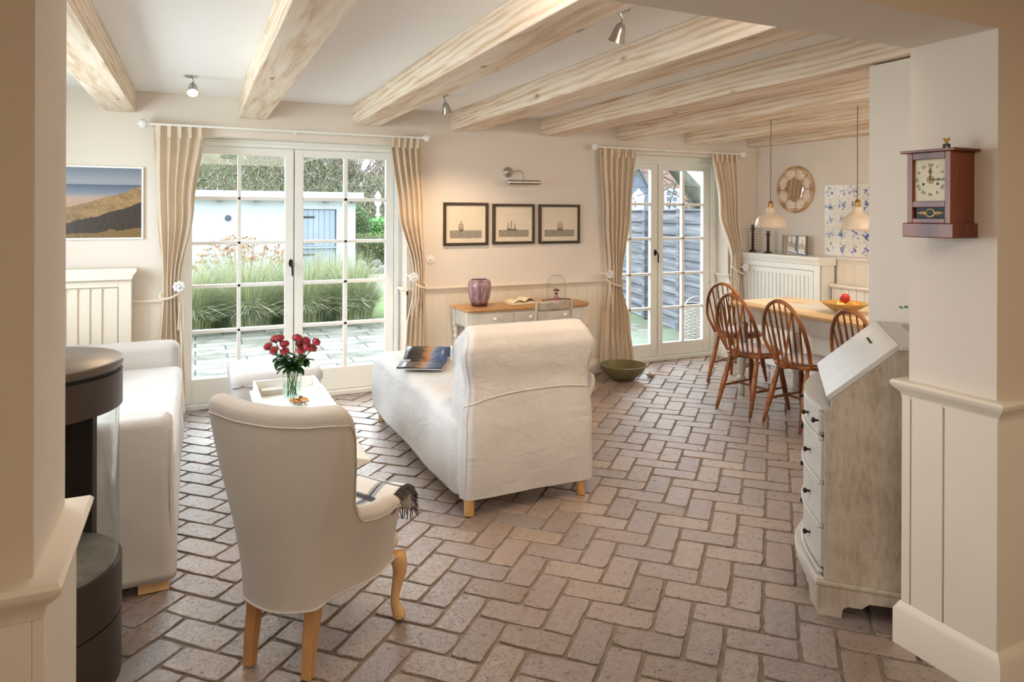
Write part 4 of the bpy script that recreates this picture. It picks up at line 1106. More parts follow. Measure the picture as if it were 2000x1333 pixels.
# ------------------------------------------------------------------ ottoman by the large door
def ottoman():
    t = thing('ottoman', 'white slipcovered footstool with a scalloped top cover in front of the large french door', 'footstool', (.49, 5.03, 0))
    hx, hy = .285, .27
    mb = rbox(MB(), -hx+.01, hx-.01, -hy+.01, hy-.01, .03, .44, .05, wr=.004, flare=.012, nu=140); mb.build('skirt', slip_m, t, smooth=180)
    def f(u, v):
        g = rbox_fn(-hx, hx, -hy, hy, .385, .462, .045, wr=.002); x, y, z = g(u, v)
        if v < .3: z -= .022*(abs(math.sin(u*2*PI*4))**.7)*(1-v/.3)-.01
        return x*1.01, y*1.01, z
    mb = MB().grid(f, 200, 26, cu=True); mb.f.append(tuple(i*26+25 for i in range(200))); mb.mi.append(0)
    mb.build('scalloped_cover', slip_m, t, smooth=180)
    for a, b in ((-1, -1), (1, -1), (1, 1), (-1, 1)): MB().box(a*.22-.02, a*.22+.02, b*.2-.02, b*.2+.02, 0, .05).build('foot', oak_m, t, smooth=0)
ottoman()

# ------------------------------------------------------------------ coffee table + tray
def coffee_table():
    t = thing('coffee_table', 'long white coffee table between sofa and chaise, under the tray', 'coffee table', (.495, 3.855, 0))
    lx, ly = .205, .545
    MB().box(-lx, lx+.005, -ly, ly, .425, .445).build('tabletop', white_m, t, smooth=0, bevel=.006, seg=3)
    a = MB(); a.box(-lx+.05, -lx+.07, -ly+.05, ly-.07, .34, .425); a.box(lx-.07, lx-.05, -ly+.05, ly-.07, .34, .425); a.box(-lx+.07, lx-.07, -ly+.05, -ly+.07, .34, .425); a.box(-lx+.07, lx-.07, ly-.09, ly-.07, .34, .425)
    a.build('apron', white_m, t, smooth=0)
    MB().prism([(-lx, .30), (-lx-.012, .31), (-lx-.012, .325), (-lx, .34), (lx, .34), (lx+.055, .325), (lx+.055, .31), (lx, .30)], 'y', -ly-.01, ly-.03).build('lower_shelf', white_m, t, smooth=0, bevel=.003)
    for x in (-lx+.05, lx-.05):
        for y in (-ly+.05, ly-.08):
            MB().tube([(x, y, 0), (x, y, .03), (x, y, .12), (x, y, .2), (x, y, .30)], [.016, .024, .018, .026, .03], 14).build('leg', white_m, t)
coffee_table()
def tray():
    t = thing('tray', 'white wooden tray with high rims on the coffee table', 'tray', (.480, 3.855, .4455))
    hx, hy, h, b = .175, .505, .065, .014
    MB().box(-hx, hx, -hy, hy, .0, .008).build('base', white_m, t, smooth=0)
    for xa in (-hx, hx-b): MB().box(xa, xa+b, -hy, hy, .008, h).build('side_rim', white_m, t, smooth=0, bevel=.003)
    for ya in (-hy, hy-b): MB().box(-hx+b, hx-b, ya, ya+b, .008, h).build('end_rim', white_m, t, smooth=0, bevel=.003)
tray()
t = MB().box(-.065, .05, -.035, .035, 0, .03).build('small_box', plain('greige_box', (190, 182, 168), .6), loc=(.405, 4.235, .454), smooth=0, bevel=.003)
tag(t, 'small flat greige box lying in the tray behind the vase', 'box')
VX, VY, VZ = .490, 4.075, .454
def vase():
    t = thing('glass_vase', 'clear cut glass vase holding red roses on the tray', 'vase', (VX, VY, VZ))
    mb = MB(); n = 28
    pr = [(.0005, .0), (.044, 0), (.047, .01), (.049, .08), (.052, .155), (.054, .17), (.051, .170), (.047, .08), (.043, .016), (.0005, .014)]
    mb.shell(pr, n=n); 
    for i, v in enumerate(mb.v): 
        k = i % n; r = 1+(.02 if k % 2 else -.01); mb.v[i] = (v[0]*r, v[1]*r, v[2])
    mb.build('glass', clear_m, t, smooth=0)
    MB().lathe([(0, .015), (.043, .015), (.0465, .09), (0, .09)], n=24).build('water', glass_mat('water', (.82, .92, .92, 1), 1.33), t)
vase()
def roses():
    petal = plain('rose_petal_red', (168, 22, 46), .5, var=.25, scale=60, sheen=.3); stem = plain('rose_stem_green', (72, 110, 48), .5, var=.2, scale=30)
    leaf = plain('rose_leaf_green', (42, 84, 34), .45, var=.3, scale=40)
    # px positions of the heads -> world offsets around the vase axis
    R_ = Vector((math.cos(YAW), -math.sin(YAW), 0)); D_ = Vector((math.sin(YAW), math.cos(YAW), 0))
    heads = [(-.145, .0, .30), (-.115, .03, .335), (-.075, .0, .345), (-.095, -.03, .285), (-.05, .01, .31), (-.025, -.05, .283), (.025, .01, .345), (.068, .03, .325), (.062, -.03, .285), (.098, -.02, .30), (.105, .04, .285), (.140, .01, .325), (.02, .07, .30)]
    RL = ['red rose at the far left tip of the bouquet', 'red rose second from the left, high in the bouquet', 'red rose in the upper left cluster of the bouquet', 'red rose in the lower left cluster, above the leaves', 'red rose left of the tall centre rose, slightly lower',
          'red rose lowest at the front centre of the bouquet', 'red rose standing tallest in the centre of the bouquet', 'red rose high in the right cluster of the bouquet', 'red rose low in the right cluster, above the leaves',
          'red rose at the front of the right cluster of the bouquet', 'red rose behind the right cluster of the bouquet', 'red rose at the far right tip of the bouquet', 'red rose hidden at the back centre of the bouquet']
    rnd = random.Random(11)
    for i, (a, d, z) in enumerate(heads):
        top = R_*a*.92+D_*d+Vector((0, 0, z-.012)); ang = 2.4*i
        b = Vector((.025*math.cos(ang), .025*math.sin(ang), .02)); rim = Vector((top.x*.28, top.y*.28, .165))
        r = thing('rose', RL[i], 'rose', (VX+b.x, VY+b.y, VZ+b.z), group='red roses in the glass vase')
        MB().tube([Vector((0, 0, 0)), (rim-b)*.55+Vector((0, 0, -.01)), rim-b, (rim-b).lerp(top-b, .5)+Vector((0, 0, .012)), top-b-Vector((0, 0, .008))], .0022, 6).build('stem', stem, r)
        h = MB(); dirv = (top-rim).normalized(); T = Matrix.Translation(top-b) @ dirv.to_track_quat('Z', 'Y').to_matrix().to_4x4()
        sz = rnd.uniform(1.45, 1.70)
        for k in range(13):
            th = k*2.4; lay = k/12; rr = lerp(.005, .017, lay)*sz; hh = lerp(.024, .018, lay)*sz; wd = lerp(.9, 1.15, lay); op = lerp(.05, .5, lay)
            def f(u, v, th=th, rr=rr, hh=hh, wd=wd, op=op):
                q = th+(u-.5)*wd*1.5; e = rr*(.25+.80*math.sin(min(1, .10+v*1.05)*PI*.72))+op*.006*v**4; zz = -.012+hh*v*(1-.22*(2*u-1)**2)*1.05
                return T @ Vector((e*math.cos(q), e*math.sin(q), zz))
            h.grid(f, 6, 6)
        tag(h.build('blossom', petal, r, smooth=180, norm=False), None, None)
        MB().ball(T @ Vector((0, 0, -.012)), .008, 8, 6).build('calyx', stem, r)
        for k in range(7):
            u = rnd.uniform(.1, .85); p = rim.lerp(top, u*.55)-b; a2 = rnd.uniform(0, 2*PI); dv = Vector((math.cos(a2), math.sin(a2), rnd.uniform(-.5, .35))).normalized()
            if k < 3: dv = (dv+(rim*1).normalized()*.4).normalized()
            L = rnd.uniform(.045, .07); sd = dv.cross(Vector((0, 0, 1))).normalized(); up = sd.cross(dv)
            lf = MB()
            def g(u, v, p=p, dv=dv, sd=sd, up=up, L=L):
                w_ = .019*max(0, math.sin(PI*min(1, .05+u*.93)))**.8*(1-.3*u)
                return p+dv*L*u+sd*(v*2-1)*w_+up*(.006*abs(v*2-1)-.014*u*u)
            lf.grid(g, 8, 5); lf.build('leaf', leaf, r, smooth=180, norm=False)
roses()
def nuts():
    t = thing('snack_dish', 'small glass dish of brown and golden nuts in front of the vase', 'dish', (.515, 3.95, .454))
    MB().shell([(.001, 0), (.035, 0), (.055, .018), (.058, .026), (.055, .026), (.034, .004), (.001, .003)], n=28).build('glass_bowl', clear_m, t)
    mb = MB(); rnd = random.Random(2)
    for i in range(60):
        a, r = rnd.uniform(0, 2*PI), .044*math.sqrt(rnd.random()); mb.m = i % 2
        mb.ball((r*math.cos(a), r*math.sin(a), .014+rnd.uniform(0, .014)), rnd.uniform(.006, .010), 8, 6, (1.3, .8, .8))
    tag(mb.build('nuts', [plain('brown_nut', (130, 82, 44), .5), plain('golden_nut', (206, 150, 78), .5)], t), 'mixed brown and golden nuts', None, kind='stuff')
nuts()

# ------------------------------------------------------------------ wood stove
def stove():
    cx_, cy_, R = -.478, 2.63, .262
    t = thing('wood_stove', 'round dark brown steel wood stove behind the left jamb', 'stove', (cx_, cy_, 0))
    a0 = math.atan2(-.4285, .9035)  # direction seen as the right edge
    def arcshell(mb, r0, r1, za, zb, A0, A1, n=40):
        def f(u, v):
            k = v*4; a = lerp(A0, A1, u)
            r, z = [(r1, za), (r1, zb), (r0, zb), (r0, za)][int(round(k)) % 4]
            return (r*math.cos(a), r*math.sin(a), z)
        full = abs(A1-A0) > 2*PI-1e-3; base = len(mb.v)
        mb.grid(f, n, 4, cu=full, cv=True)
        if not full: mb.f.append(tuple(base+i for i in range(4))); mb.mi.append(mb.m); mb.f.append(tuple(base+(n-1)*4+i for i in range(4))); mb.mi.append(mb.m)
    gz0, gz1 = .375, .875; g0, g1 = a0-math.radians(37), a0+math.radians(75)
    # body
    b = MB(); arcshell(b, R-.02, R, 0, .205, 0, 2*PI, 64); b.lathe([(0, .0), (R-.02, .0), (R-.02, .012), (0, .012)], n=64); b.build('base_drum', stove_m, t, smooth=40)
    b = MB(); arcshell(b, R-.02, R+.001, .212, gz0, 0, 2*PI, 64); b.build('lower_band', stove_m, t, smooth=40)
    b = MB(); arcshell(b, R-.02, R+.001, gz1, .985, 0, 2*PI, 64); b.build('upper_band', stove_m, t, smooth=40)
    b = MB(); arcshell(b, R-.018, R, gz0, gz1, g1, g0+2*PI, 60); b.build('body_wrap', stove_m, t, smooth=40)
    b = MB(); arcshell(b, R-.014, R-.008, gz0-.01, gz1+.01, g0, g1, 40); b.build('curved_glass', clear_m, t, smooth=60)
    b = MB(); arcshell(b, R-.20, R-.012, .205, gz0+.01, 0, 2*PI, 48); b.build('firebox_floor', plain('grey_ash', (150, 144, 136), .9, var=.15, scale=20), t, smooth=40)
    b = MB(); b.lathe([(0, .985), (R-.012, .985), (R-.012, .998), (0, .998)], n=64); b.build('top_gap_ring', black_m, t, smooth=40)
    b = MB(); b.lathe([(0, .998), (R-.002, .998), (R+.002, 1.004), (R+.002, 1.022), (R-.003, 1.026), (0, 1.026)], n=96); b.build('top_plate', stovetop_m, t, smooth=40)
    d = a0-math.radians(60); b = MB(); b.tube([((R+.001)*math.cos(d+q), (R+.001)*math.sin(d+q), .977) for q in (-.12, -.05, .05, .12)], [.002, .005, .005, .002], 8); b.build('air_slider', metal_m, t)
stove()

# ------------------------------------------------------------------ writing desk and its things
def desk():
    t = thing('writing_desk', 'white painted writing desk with honey wood top and turned legs under the ship prints', 'desk', (1.95, 5.20, 0))
    L, Dp, H = 1.14, .395, .70
    MB().prism([(-.01, .035), (.03, -.01), (L-.03, -.01), (L+.01, .035), (L+.01, Dp), (-.01, Dp)], 'z', H, H+.026).build('desktop', desktop_m, t, smooth=0, bevel=.009, seg=3)
    dw = plain('worn_white_paint', (226, 220, 208), .55, var=.07, scale=14)
    z0, z1 = .575, .70
    f = MB(); f.box(.055, L-.055, .025, .04, z0, z0+.018); f.box(.055, L-.055, .025, .04, z1-.016, z1)
    for x in (.055, .415, .70): f.box(x, x+.02, .025, .04, z0+.018, z1-.016)
    f.box(L-.075, L-.055, .025, .04, z0+.018, z1-.016)
    f.box(.02, .035, .05, Dp-.05, z0, z1); f.box(L-.035, L-.02, .05, Dp-.05, z0, z1); f.box(.05, L-.05, Dp-.035, Dp-.02, z0, z1)
    f.prism([(.055, z0), (.075, z0-.035), (.12, z0-.012), (.20, z0)], 'y', .026, .038); f.prism([(L-.055, z0), (L-.20, z0), (L-.12, z0-.012), (L-.075, z0-.035)], 'y', .026, .038)
    f.build('apron', dw, t, smooth=0)
    for a, b in ((.077, .413), (.437, .698), (.722, L-.077)):
        d = MB().box(a, b, .018, .035, z0+.020, z1-.018).build('drawer', dw, t, smooth=0, bevel=.003)
        MB().lathe([(0, 0), (.006, 0), (.005, .010), (.013, .018), (.014, .026), (.008, .032), (0, .033)], n=16, T=Matrix.Translation(((a+b)/2, .018, (z0+z1)/2)) @ Matrix.Rotation(PI/2, 4, 'X')).build('knob', white_m, d)
    for x in (.035, L-.035):
        for y in (.05, Dp-.05):
            g = MB(); g.box(x-.026, x+.026, y-.026, y+.026, z0-.03, z1)
            g.lathe([(.0, 0), (.012, 0), (.014, .02), (.010, .05), (.016, .07), (.019, .30), (.022, .42), (.014, .44), (.024, .455), (.024, .47), (.015, .485), (.022, .50), (.026, .525), (.018, .545), (0, .546)], (x, y, 0), n=18)
            g.build('leg', dw, t, bevel=.002)
desk()
DZ = .727
def desk_vase():
    m, nt, p = new_mat('mauve_drip_glaze')
    n = tex(nt, 'ShaderNodeTexNoise', 22, mapping=(1, 1, .12), Detail=6, Roughness=.7); sp = nt.nodes.new('ShaderNodeSeparateXYZ'); tc = nt.nodes.new('ShaderNodeTexCoord'); nt.links.new(tc.outputs['Generated'], sp.inputs[0])
    c = ramp(nt, n.outputs['Fac'], [(.32, (92, 70, 84)), (.5, (150, 118, 122)), (.66, (196, 172, 172))])
    ad = nt.nodes.new('ShaderNodeMath'); ad.operation = 'MULTIPLY_ADD'; nt.links.new(n.outputs['Fac'], ad.inputs[0]); ad.inputs[1].default_value = .25; nt.links.new(sp.outputs['Z'], ad.inputs[2])
    c2 = mixc(nt, ramp(nt, ad.outputs[0], [(.20, (1, 1, 1, 1)), (.30, (0, 0, 0, 1))]), c, lin((74, 48, 40)))
    c3 = mixc(nt, ramp(nt, ad.outputs[0], [(1.0, (0, 0, 0, 1)), (1.08, (1, 1, 1, 1))]), c2, lin((214, 190, 172)))
    nt.links.new(c3, p.inputs['Base Color']); p.inputs['Roughness'].default_value = .18
    t = thing('ceramic_vase', 'mauve drip glazed ceramic vase at the left end of the desk', 'vase', (2.125, 5.37, DZ))
    MB().shell([(.001, 0), (.060, 0), (.066, .012), (.088, .08), (.098, .15), (.096, .19), (.084, .215), (.070, .222), (.064, .221), (.080, .205), (.088, .16), (.08, .08), (.055, .012), (.001, .01)], n=40).build('pot', m, t)
desk_vase()
def plate():
    o = MB().shell([(.001, 0), (.08, 0), (.105, .008), (.104, .010), (.08, .003), (.001, .003)], n=40).build('saucer', plain('olive_glaze_plate', (150, 132, 88), .25), loc=(2.135, 5.37, DZ), smooth=60)
    tag(o, 'thin olive saucer under the mauve vase on the desk', 'plate')
def book():
    t = thing('open_book', 'open book with cream pages in the middle of the desk', 'book', (2.50, 5.39, DZ), math.radians(8))
    pg = plain('cream_pages', (236, 222, 192), .8)
    for s_ in (-1, 1):
        MB().grid(lambda u, v: (s_*(.002+.115*u), lerp(-.085, .085, v), .010+.040*math.sin(PI*min(1, u*.9+.06))**.7*(1-.35*u)*(1.2 if s_ > 0 else .85)), 14, 6).build('pages', pg, t, smooth=180, solid=.003)
        g = MB(); g.prism([(0, .002), (s_*.115, .002), (s_*.113, .016), (s_*.06, .024), (0, .010)], 'y', -.083, .083); g.build('page_block', pg, t, smooth=0)
    MB().box(-.12, .12, -.09, .09, 0, .002).build('cover', plain('tan_book_cover', (170, 140, 98), .6), t, smooth=0)
book()
def cloche():
    t = thing('glass_cloche', 'glass dome cloche at the right end of the desk over a small rose figure', 'glass dome', (2.86, 5.40, DZ))
    pr = [(.082, .012), (.084, .02), (.084, .15)]+[(.084*math.cos(q*PI/2/8), .15+.084*math.sin(q*PI/2/8)) for q in range(1, 9)]
    MB().shell([(max(r, .001), z) for r, z in pr], n=40).build('dome', clear_m, t, solid=.002, norm=False)
    MB().lathe([(0, 0), (.105, 0), (.108, .006), (.10, .012), (0, .012)], n=40).build('wooden_base', chairwood_m, t)
    f = thing('rose_figurine', 'small dusty pink flower figure standing under the glass dome', 'figurine', (2.86, 5.40, DZ+.0125))
    pk = plain('dusty_pink', (176, 120, 122), .6, var=.15, scale=50)
    a = MB(); a.lathe([(0, 0), (.03, 0), (.034, .012), (.014, .03), (.010, .045), (.02, .06), (0, .07)], n=16); a.build('pedestal', pk, f)
    a = MB()
    for k in range(7): q = 2*PI*k/7; a.ball((.02*math.cos(q), .02*math.sin(q), .082), .013, 8, 6, (1, 1, .5))
    a.ball((0, 0, .088), .012, 8, 6); a.build('bloom', plain('dark_plum', (110, 58, 62), .6), f)
cloche()
def beads():
    t = thing('bead_wreath', 'string of dark beads lying around the glass dome on the desk', 'beads', (2.86, 5.40, DZ), group=None)
    mb = MB(); rnd = random.Random(8)
    for i in range(46):
        a = PI*.95+2*PI*i/46*.80; r = .128+rnd.uniform(-.006, .006)
        mb.ball((r*math.cos(a), r*math.sin(a)*.85, .007), rnd.uniform(.006, .0085), 8, 6)
    tag(mb.build('bead', plain('plum_wooden_beads', (96, 60, 52), .4, var=.3, scale=50), t), None, None, kind='stuff')
beads()
def desk_chair():
    t = thing('desk_chair', 'small worn grey ladder back chair pushed in at the desk', 'chair', (2.575, 4.97, 0), 0)
    m = plain('worn_grey_wood', (196, 182, 164), .7, var=.14, scale=16)
    # faces +y (towards the desk); the back is at -y
    for s_ in (-1, 1):
        MB().tube([(s_*.145, -.06, 0), (s_*.145, -.03, .38), (s_*.150, -.05, .62), (s_*.155, -.085, .80)], [.014, .017, .015, .013], 8).build('rear_leg', m, t)
        MB().tube([(s_*.165, .27, 0), (s_*.165, .27, .38)], [.013, .017], 8).build('front_leg', m, t)
        MB().tube([(s_*.148, -.04, .16), (s_*.165, .27, .16)], .008, 8).build('stretcher', m, t)
    MB().prism([(-.17, -.05), (.17, -.05), (.19, .30), (-.19, .30)], 'z', .38, .405).build('seat', m, t, smooth=0, bevel=.006)
    for z0, z1, y in ((.725, .80, -.075), (.575, .615, -.05)):
        g = MB(); g.grid(lambda u, v: (lerp(-.145, .145, u), y-.018*math.sin(PI*u)-(v-.5)*.012, lerp(z0, z1, v)+.008*math.sin(PI*u)*v), 14, 4); g.build('back_rail', m, t, solid=.014)
desk_chair()
def floor_bowl():
    t = thing('floor_bowl', 'wide olive green bowl on the floor under the curtain right of the desk', 'bowl', (3.49, 5.30, 0))
    ob = plain('olive_bowl_glaze', (120, 112, 74), .35, var=.15, scale=8)
    MB().shell([(.001, .004), (.085, 0), (.10, .004), (.16, .06), (.205, .115), (.212, .135), (.206, .137), (.195, .118), (.15, .066), (.09, .016), (.001, .012)], n=56).build('bowl_body', ob, t)
floor_bowl()
def shell_():
    o = MB(); n = 24
    def f(u, v):
        a = u*6*PI; r = .004+.012*u*u; R_ = .028*u
        return (R_*math.cos(a)*.8+r*math.cos(2*PI*v)*math.cos(a), R_*math.sin(a)*.8+r*math.cos(2*PI*v)*math.sin(a), .045-.03*u+r*math.sin(2*PI*v))
    o.grid(f, 60, 10, cv=True); ob = o.build('sea_shell', plain('mottled_shell', (196, 170, 134), .4, var=.25, scale=60), loc=(3.76, 5.27, 0.0), smooth=180)
    tag(ob, 'mottled sea shell on the floor beside the olive bowl', 'shell')
shell_()

# ------------------------------------------------------------------ dining table
def dining_table():
    t = thing('dining_table', 'long dining table with pale pine top and grey painted turned legs', 'dining table', (4.02, 2.75, 0))
    L, Wd, H = 1.84, .78, .735
    MB().prism([(.10, 0), (Wd-.08, 0), (Wd, .08), (Wd, L-.08), (Wd-.08, L), (.10, L), (.03, L-.03), (0, L-.10), (0, .10), (.03, .03)], 'z', H, H+.028).build('tabletop', tabletop_m, t, smooth=0, bevel=.006)
    gm = plain('grey_white_paint', (206, 200, 188), .55, var=.05, scale=8)
    a = MB(); e = .06
    a.box(e, e+.02, e+.02, L-e-.02, H-.125, H); a.box(Wd-e-.02, Wd-e, e+.02, L-e-.02, H-.125, H); a.box(e+.02, Wd-e-.02, e, e+.02, H-.125, H); a.box(e+.02, Wd-e-.02, L-e-.02, L-e, H-.125, H)
    a.build('apron', gm, t, smooth=0, bevel=.002)
    for x in (.085, Wd-.085):
        for y in (.10, L-.13):
            g = MB(); g.box(x-.035, x+.035, y-.035, y+.035, H-.14, H)
            g.lathe([(0, 0), (.026, 0), (.028, .02), (.026, .06), (.030, .10), (.022, .115), (.036, .13), (.036, .145), (.022, .16), (.034, .20), (.036, .40), (.030, .52), (.024, .54), (.038, .56), (.038, .575), (.024, .59), (.03, .60), (0, .601)], (x, y, 0), n=20)
            g.build('leg', gm, t, bevel=.003)
    MB().box(.25, .62, .93, 1.45, H+.0282, H+.0296).build('inlay_board', plain('bleached_board', (214, 206, 190), .5), t, smooth=0)
dining_table()
def fruit_bowl():
    t = thing('fruit_bowl', 'wide shallow mustard coloured bowl holding fruit on the dining table', 'bowl', (4.36, 3.66, .7655))
    MB().shell([(.001, .002), (.055, 0), (.06, .003), (.105, .030), (.160, .070), (.166, .076), (.161, .078), (.10, .038), (.055, .010), (.001, .008)], n=48).build('bowl_body', plain('mustard_glaze', (188, 152, 84), .35, var=.08, scale=6), t)
fruit_bowl()
def fruit(name, label, x, y, z, r, ca, cb):
    m, nt, p = new_mat(name+'_skin'); n = tex(nt, 'ShaderNodeTexNoise', 18, Detail=3)
    nt.links.new(ramp(nt, n.outputs['Fac'], [(.40, ca), (.60, cb)]), p.inputs['Base Color']); p.inputs['Roughness'].default_value = .3
    t = thing(name, label, 'fruit', (x, y, z))
    pr = [(0, .10)]+[(r*math.sin(PI*i/12)*(1-.04*math.cos(PI*i/12)), -r*.95*math.cos(PI*i/12)) for i in range(1, 12)]
    prof = [(0, -.80*r)]+[(q, z_) for q, z_ in pr[1:]]+[(0, .76*r)]
    MB().lathe(prof, (0, 0, .95*r), n=24).build('body', m, t, smooth=180)
    MB().tube([(0, 0, 1.68*r), (.003, 0, 1.98*r)], .0018, 6).build('stalk', plain('fruit_stalk', (80, 56, 34), .7), t)
BX_, BY_, BZ_ = 4.36, 3.66, .787
fruit('yellow_apple', 'yellow apple, front left in the mustard bowl', 4.300, 3.640, BZ_-.004, .036, (226, 186, 72), (238, 206, 104))
fruit('orange_apple', 'orange yellow apple, front right in the mustard bowl', 4.395, 3.600, BZ_-.002, .037, (222, 142, 58), (236, 184, 84))
fruit('pale_apple', 'pale red apple at the back of the mustard bowl', 4.385, 3.705, BZ_, .036, (206, 110, 70), (226, 170, 96))
fruit('red_apple', 'red apple on top of the fruit in the mustard bowl', 4.355, 3.652, BZ_+.052, .037, (170, 34, 26), (204, 66, 44))

# ------------------------------------------------------------------ windsor chairs
def windsor():
    t = thing('windsor_chair', 'brown hoop back spindle chair', 'chair', (0, 0, 0), 0, 'brown hoop back chairs at the dining table')
    m = chairwood_m
    # local: +y forward; rear legs near y=-.17
    st = MB(); pts = []
    for i in range(36):
        a = 2*PI*i/36; c, s_ = math.cos(a), math.sin(a)
        x = (abs(c)**.8)*(1 if c > 0 else -1)*(.20 if s_ < 0 else .205); y = (abs(s_)**.85)*(1 if s_ > 0 else -1)*.205
        if s_ < 0: x *= 1-.18*abs(s_)
        pts.append((x, y))
    st.prism(pts, 'z', .415, .445); st.prism([(-.045, -.19), (.045, -.19), (.035, -.245), (-.035, -.245)], 'z', .418, .442)
    st.build('seat', m, t, smooth=50, bevel=.009, seg=3)
    foot = {(-1, -1): (-.158, -.235), (1, -1): (.158, -.235), (-1, 1): (-.175, .195), (1, 1): (.175, .195)}
    tops = {(-1, -1): (-.12, -.11), (1, -1): (.12, -.11), (-1, 1): (-.125, .125), (1, 1): (.125, .125)}
    def legp(k, z): f, tp = foot[k], tops[k]; q = z/.42; return Vector((lerp(f[0], tp[0], q), lerp(f[1], tp[1], q), z))
    for k in foot:
        zs = [0, .03, .10, .11, .12, .20, .27, .275, .285, .36, .42]; rs = [.012, .014, .018, .0145, .019, .021, .0195, .0155, .020, .017, .012]
        MB().tube([legp(k, z) for z in zs], rs, 12).build('leg', m, t)
    for s_ in (-1, 1):
        a, b = legp((s_, -1), .17), legp((s_, 1), .17); MB().tube([a, a.lerp(b, .3), a.lerp(b, .5), a.lerp(b, .7), b], [.007, .010, .0125, .010, .007], 10).build('stretcher', m, t)
    a = legp((-1, -1), .17).lerp(legp((-1, 1), .17), .5); b = legp((1, -1), .17).lerp(legp((1, 1), .17), .5)
    MB().tube([a, a.lerp(b, .35), a.lerp(b, .5), a.lerp(b, .65), b], [.007, .010, .013, .010, .007], 10).build('stretcher', m, t)
    def hoop(u):   # u 0..1, from left seat corner over the top to the right
        a = PI*(1-u); x = .192*math.cos(a)*(1+.04*math.sin(a)); hh = math.sin(a)**.72 if math.sin(a) > 0 else 0
        z = .435+.455*hh; x = x if z > .6 else x*lerp(.80, 1, sst((z-.435)/.165)); y = -.135-.060*0-(z-.435)*.26
        y = lerp(-.115, -.155, min(1, hh*3))-(z-.435)*.24
        return Vector((x, y, z))
    MB().tube([hoop(i/40) for i in range(41)], [.0125]*41, 10, flat=1.15).build('hoop', m, t)
    for i in range(7):
        q = (i-3)/3; b = Vector((q*.118, -.155-.012*(1-q*q), .44))
        # top of the spindle on the hoop
        tx = q*.150; best = min((hoop(j/200) for j in range(40, 161)), key=lambda p: abs(p.x-tx)-(.001*p.z))
        mid = b.lerp(best, .35)
        MB().tube([b, mid, best], [.0065, .0085, .0055], 8).build('spindle', m, t)
    for s_ in (-1, 1):
        b = Vector((s_*.022, -.232, .435)); best = min((hoop(j/200) for j in range(40, 161)), key=lambda p: abs(p.x-s_*.105)); MB().tube([b, b.lerp(best, .4), best+Vector((0, -.004, 0))], [.0065, .008, .0055], 8).build('brace_spindle', m, t)
    return t
proto = windsor()
def seat_pad():
    o = MB(); n = 40
    def f(u, v):
        a = 2*PI*u; r = [0.001, .13, .172, .180, .180, .172, .13, .001][int(round(v*7))]; z = [.0, 0, .001, .006, .014, .021, .026, .028][int(round(v*7))]
        return (r*math.cos(a), r*math.sin(a), z)
    o.grid(f, n, 8, cu=True); c = o.build('seat_cushion', cushion_m, smooth=60); return c
pad = seat_pad()
ch = [(4.385, 4.815, -72, 'hoop back chair at the far end of the dining table, nearest the french door', 'pale seat pad on the chair at the far end of the table'),
      (3.90, 4.105, -82, 'hoop back spindle chair at the far left side of the table, nearest the curtain', 'round grey seat pad on the middle left chair nearest the curtain'),
      (3.945, 3.655, -86, 'hoop back chair in the middle of the row, fully visible in front of the table', 'round mauve grey seat pad on the fully visible chair in front'),
      (4.00, 3.10, -90, 'hoop back spindle chair partly hidden behind the slanted lid of the secretary desk', 'seat pad on the chair hidden behind the secretary desk')]
for i, (x, y, rz, lb, lb2) in enumerate(ch):
    c = proto if i == 0 else copy_tree(proto); q = pad if i == 0 else copy_tree(pad)
    c.location = (x, y, 0); c.rotation_euler = (0, 0, math.radians(rz)); c['label'] = lb
    a = math.radians(rz); q.location = (x-.018*math.sin(a), y+.018*math.cos(a), .4455); q.rotation_euler = (0, 0, a)
    tag(q, lb2, 'cushion', 'round seat pads on the hoop back chairs')
# candlesticks and the small mirror on the right radiator cover
def candlestick(y, h, label):
    t = thing('candlestick', label, 'candlestick', (5.25, y, 1.1015), group='dark turned candlesticks')
    k = h/.27; dk = wood('dark_turned_wood', (44, 34, 26), (64, 50, 38), (84, 66, 50), 'z', 30, .5, .3, .1, knots=False)
    pr = [(0, 0), (.040, 0), (.042, .006), (.026, .018), (.014, .03)]
    z = .035
    while z < .20: pr += [(.010, z), (.022, z+.010), (.010, z+.020)]; z += .026
    pr += [(.012, .215), (.028, .225), (.024, .232), (.013, .238), (.018, .262), (.016, .27), (.008, .27), (0, .262)]
    MB().lathe([(r, zz*k) for r, zz in pr], n=20).build('turned_stem', dk, t)
candlestick(5.545, .285, 'taller dark turned candlestick next to the curtain on the right radiator cover')
candlestick(5.33, .225, 'shorter dark turned candlestick under the left pendant lamp on the radiator cover')
def leaning_mirror():
    t = thing('table_mirror', 'small square mirror leaning on the right radiator cover', 'mirror', (5.235, 4.98, 1.1015), -PI/2+math.radians(14))
    fm = plain('pewter_frame', (120, 124, 120), .4, .4); T = Matrix.Rotation(math.radians(-3), 4, 'X')
    f = MB(); w_, h, b = .125, .19, .008
    f.box(-w_, w_, 0, .035, 0, b, T); f.box(-w_, w_, 0, .035, h-b, h, T); f.box(-w_, -w_+b, 0, .035, b, h-b, T); f.box(w_-b, w_, 0, .035, b, h-b, T)
    f.build('frame', fm, t, smooth=0)
    MB().box(-w_+b, w_-b, .006, .034, b, h-b, T).build('mirror_glass', MIRROR, t, smooth=0)
leaning_mirror()

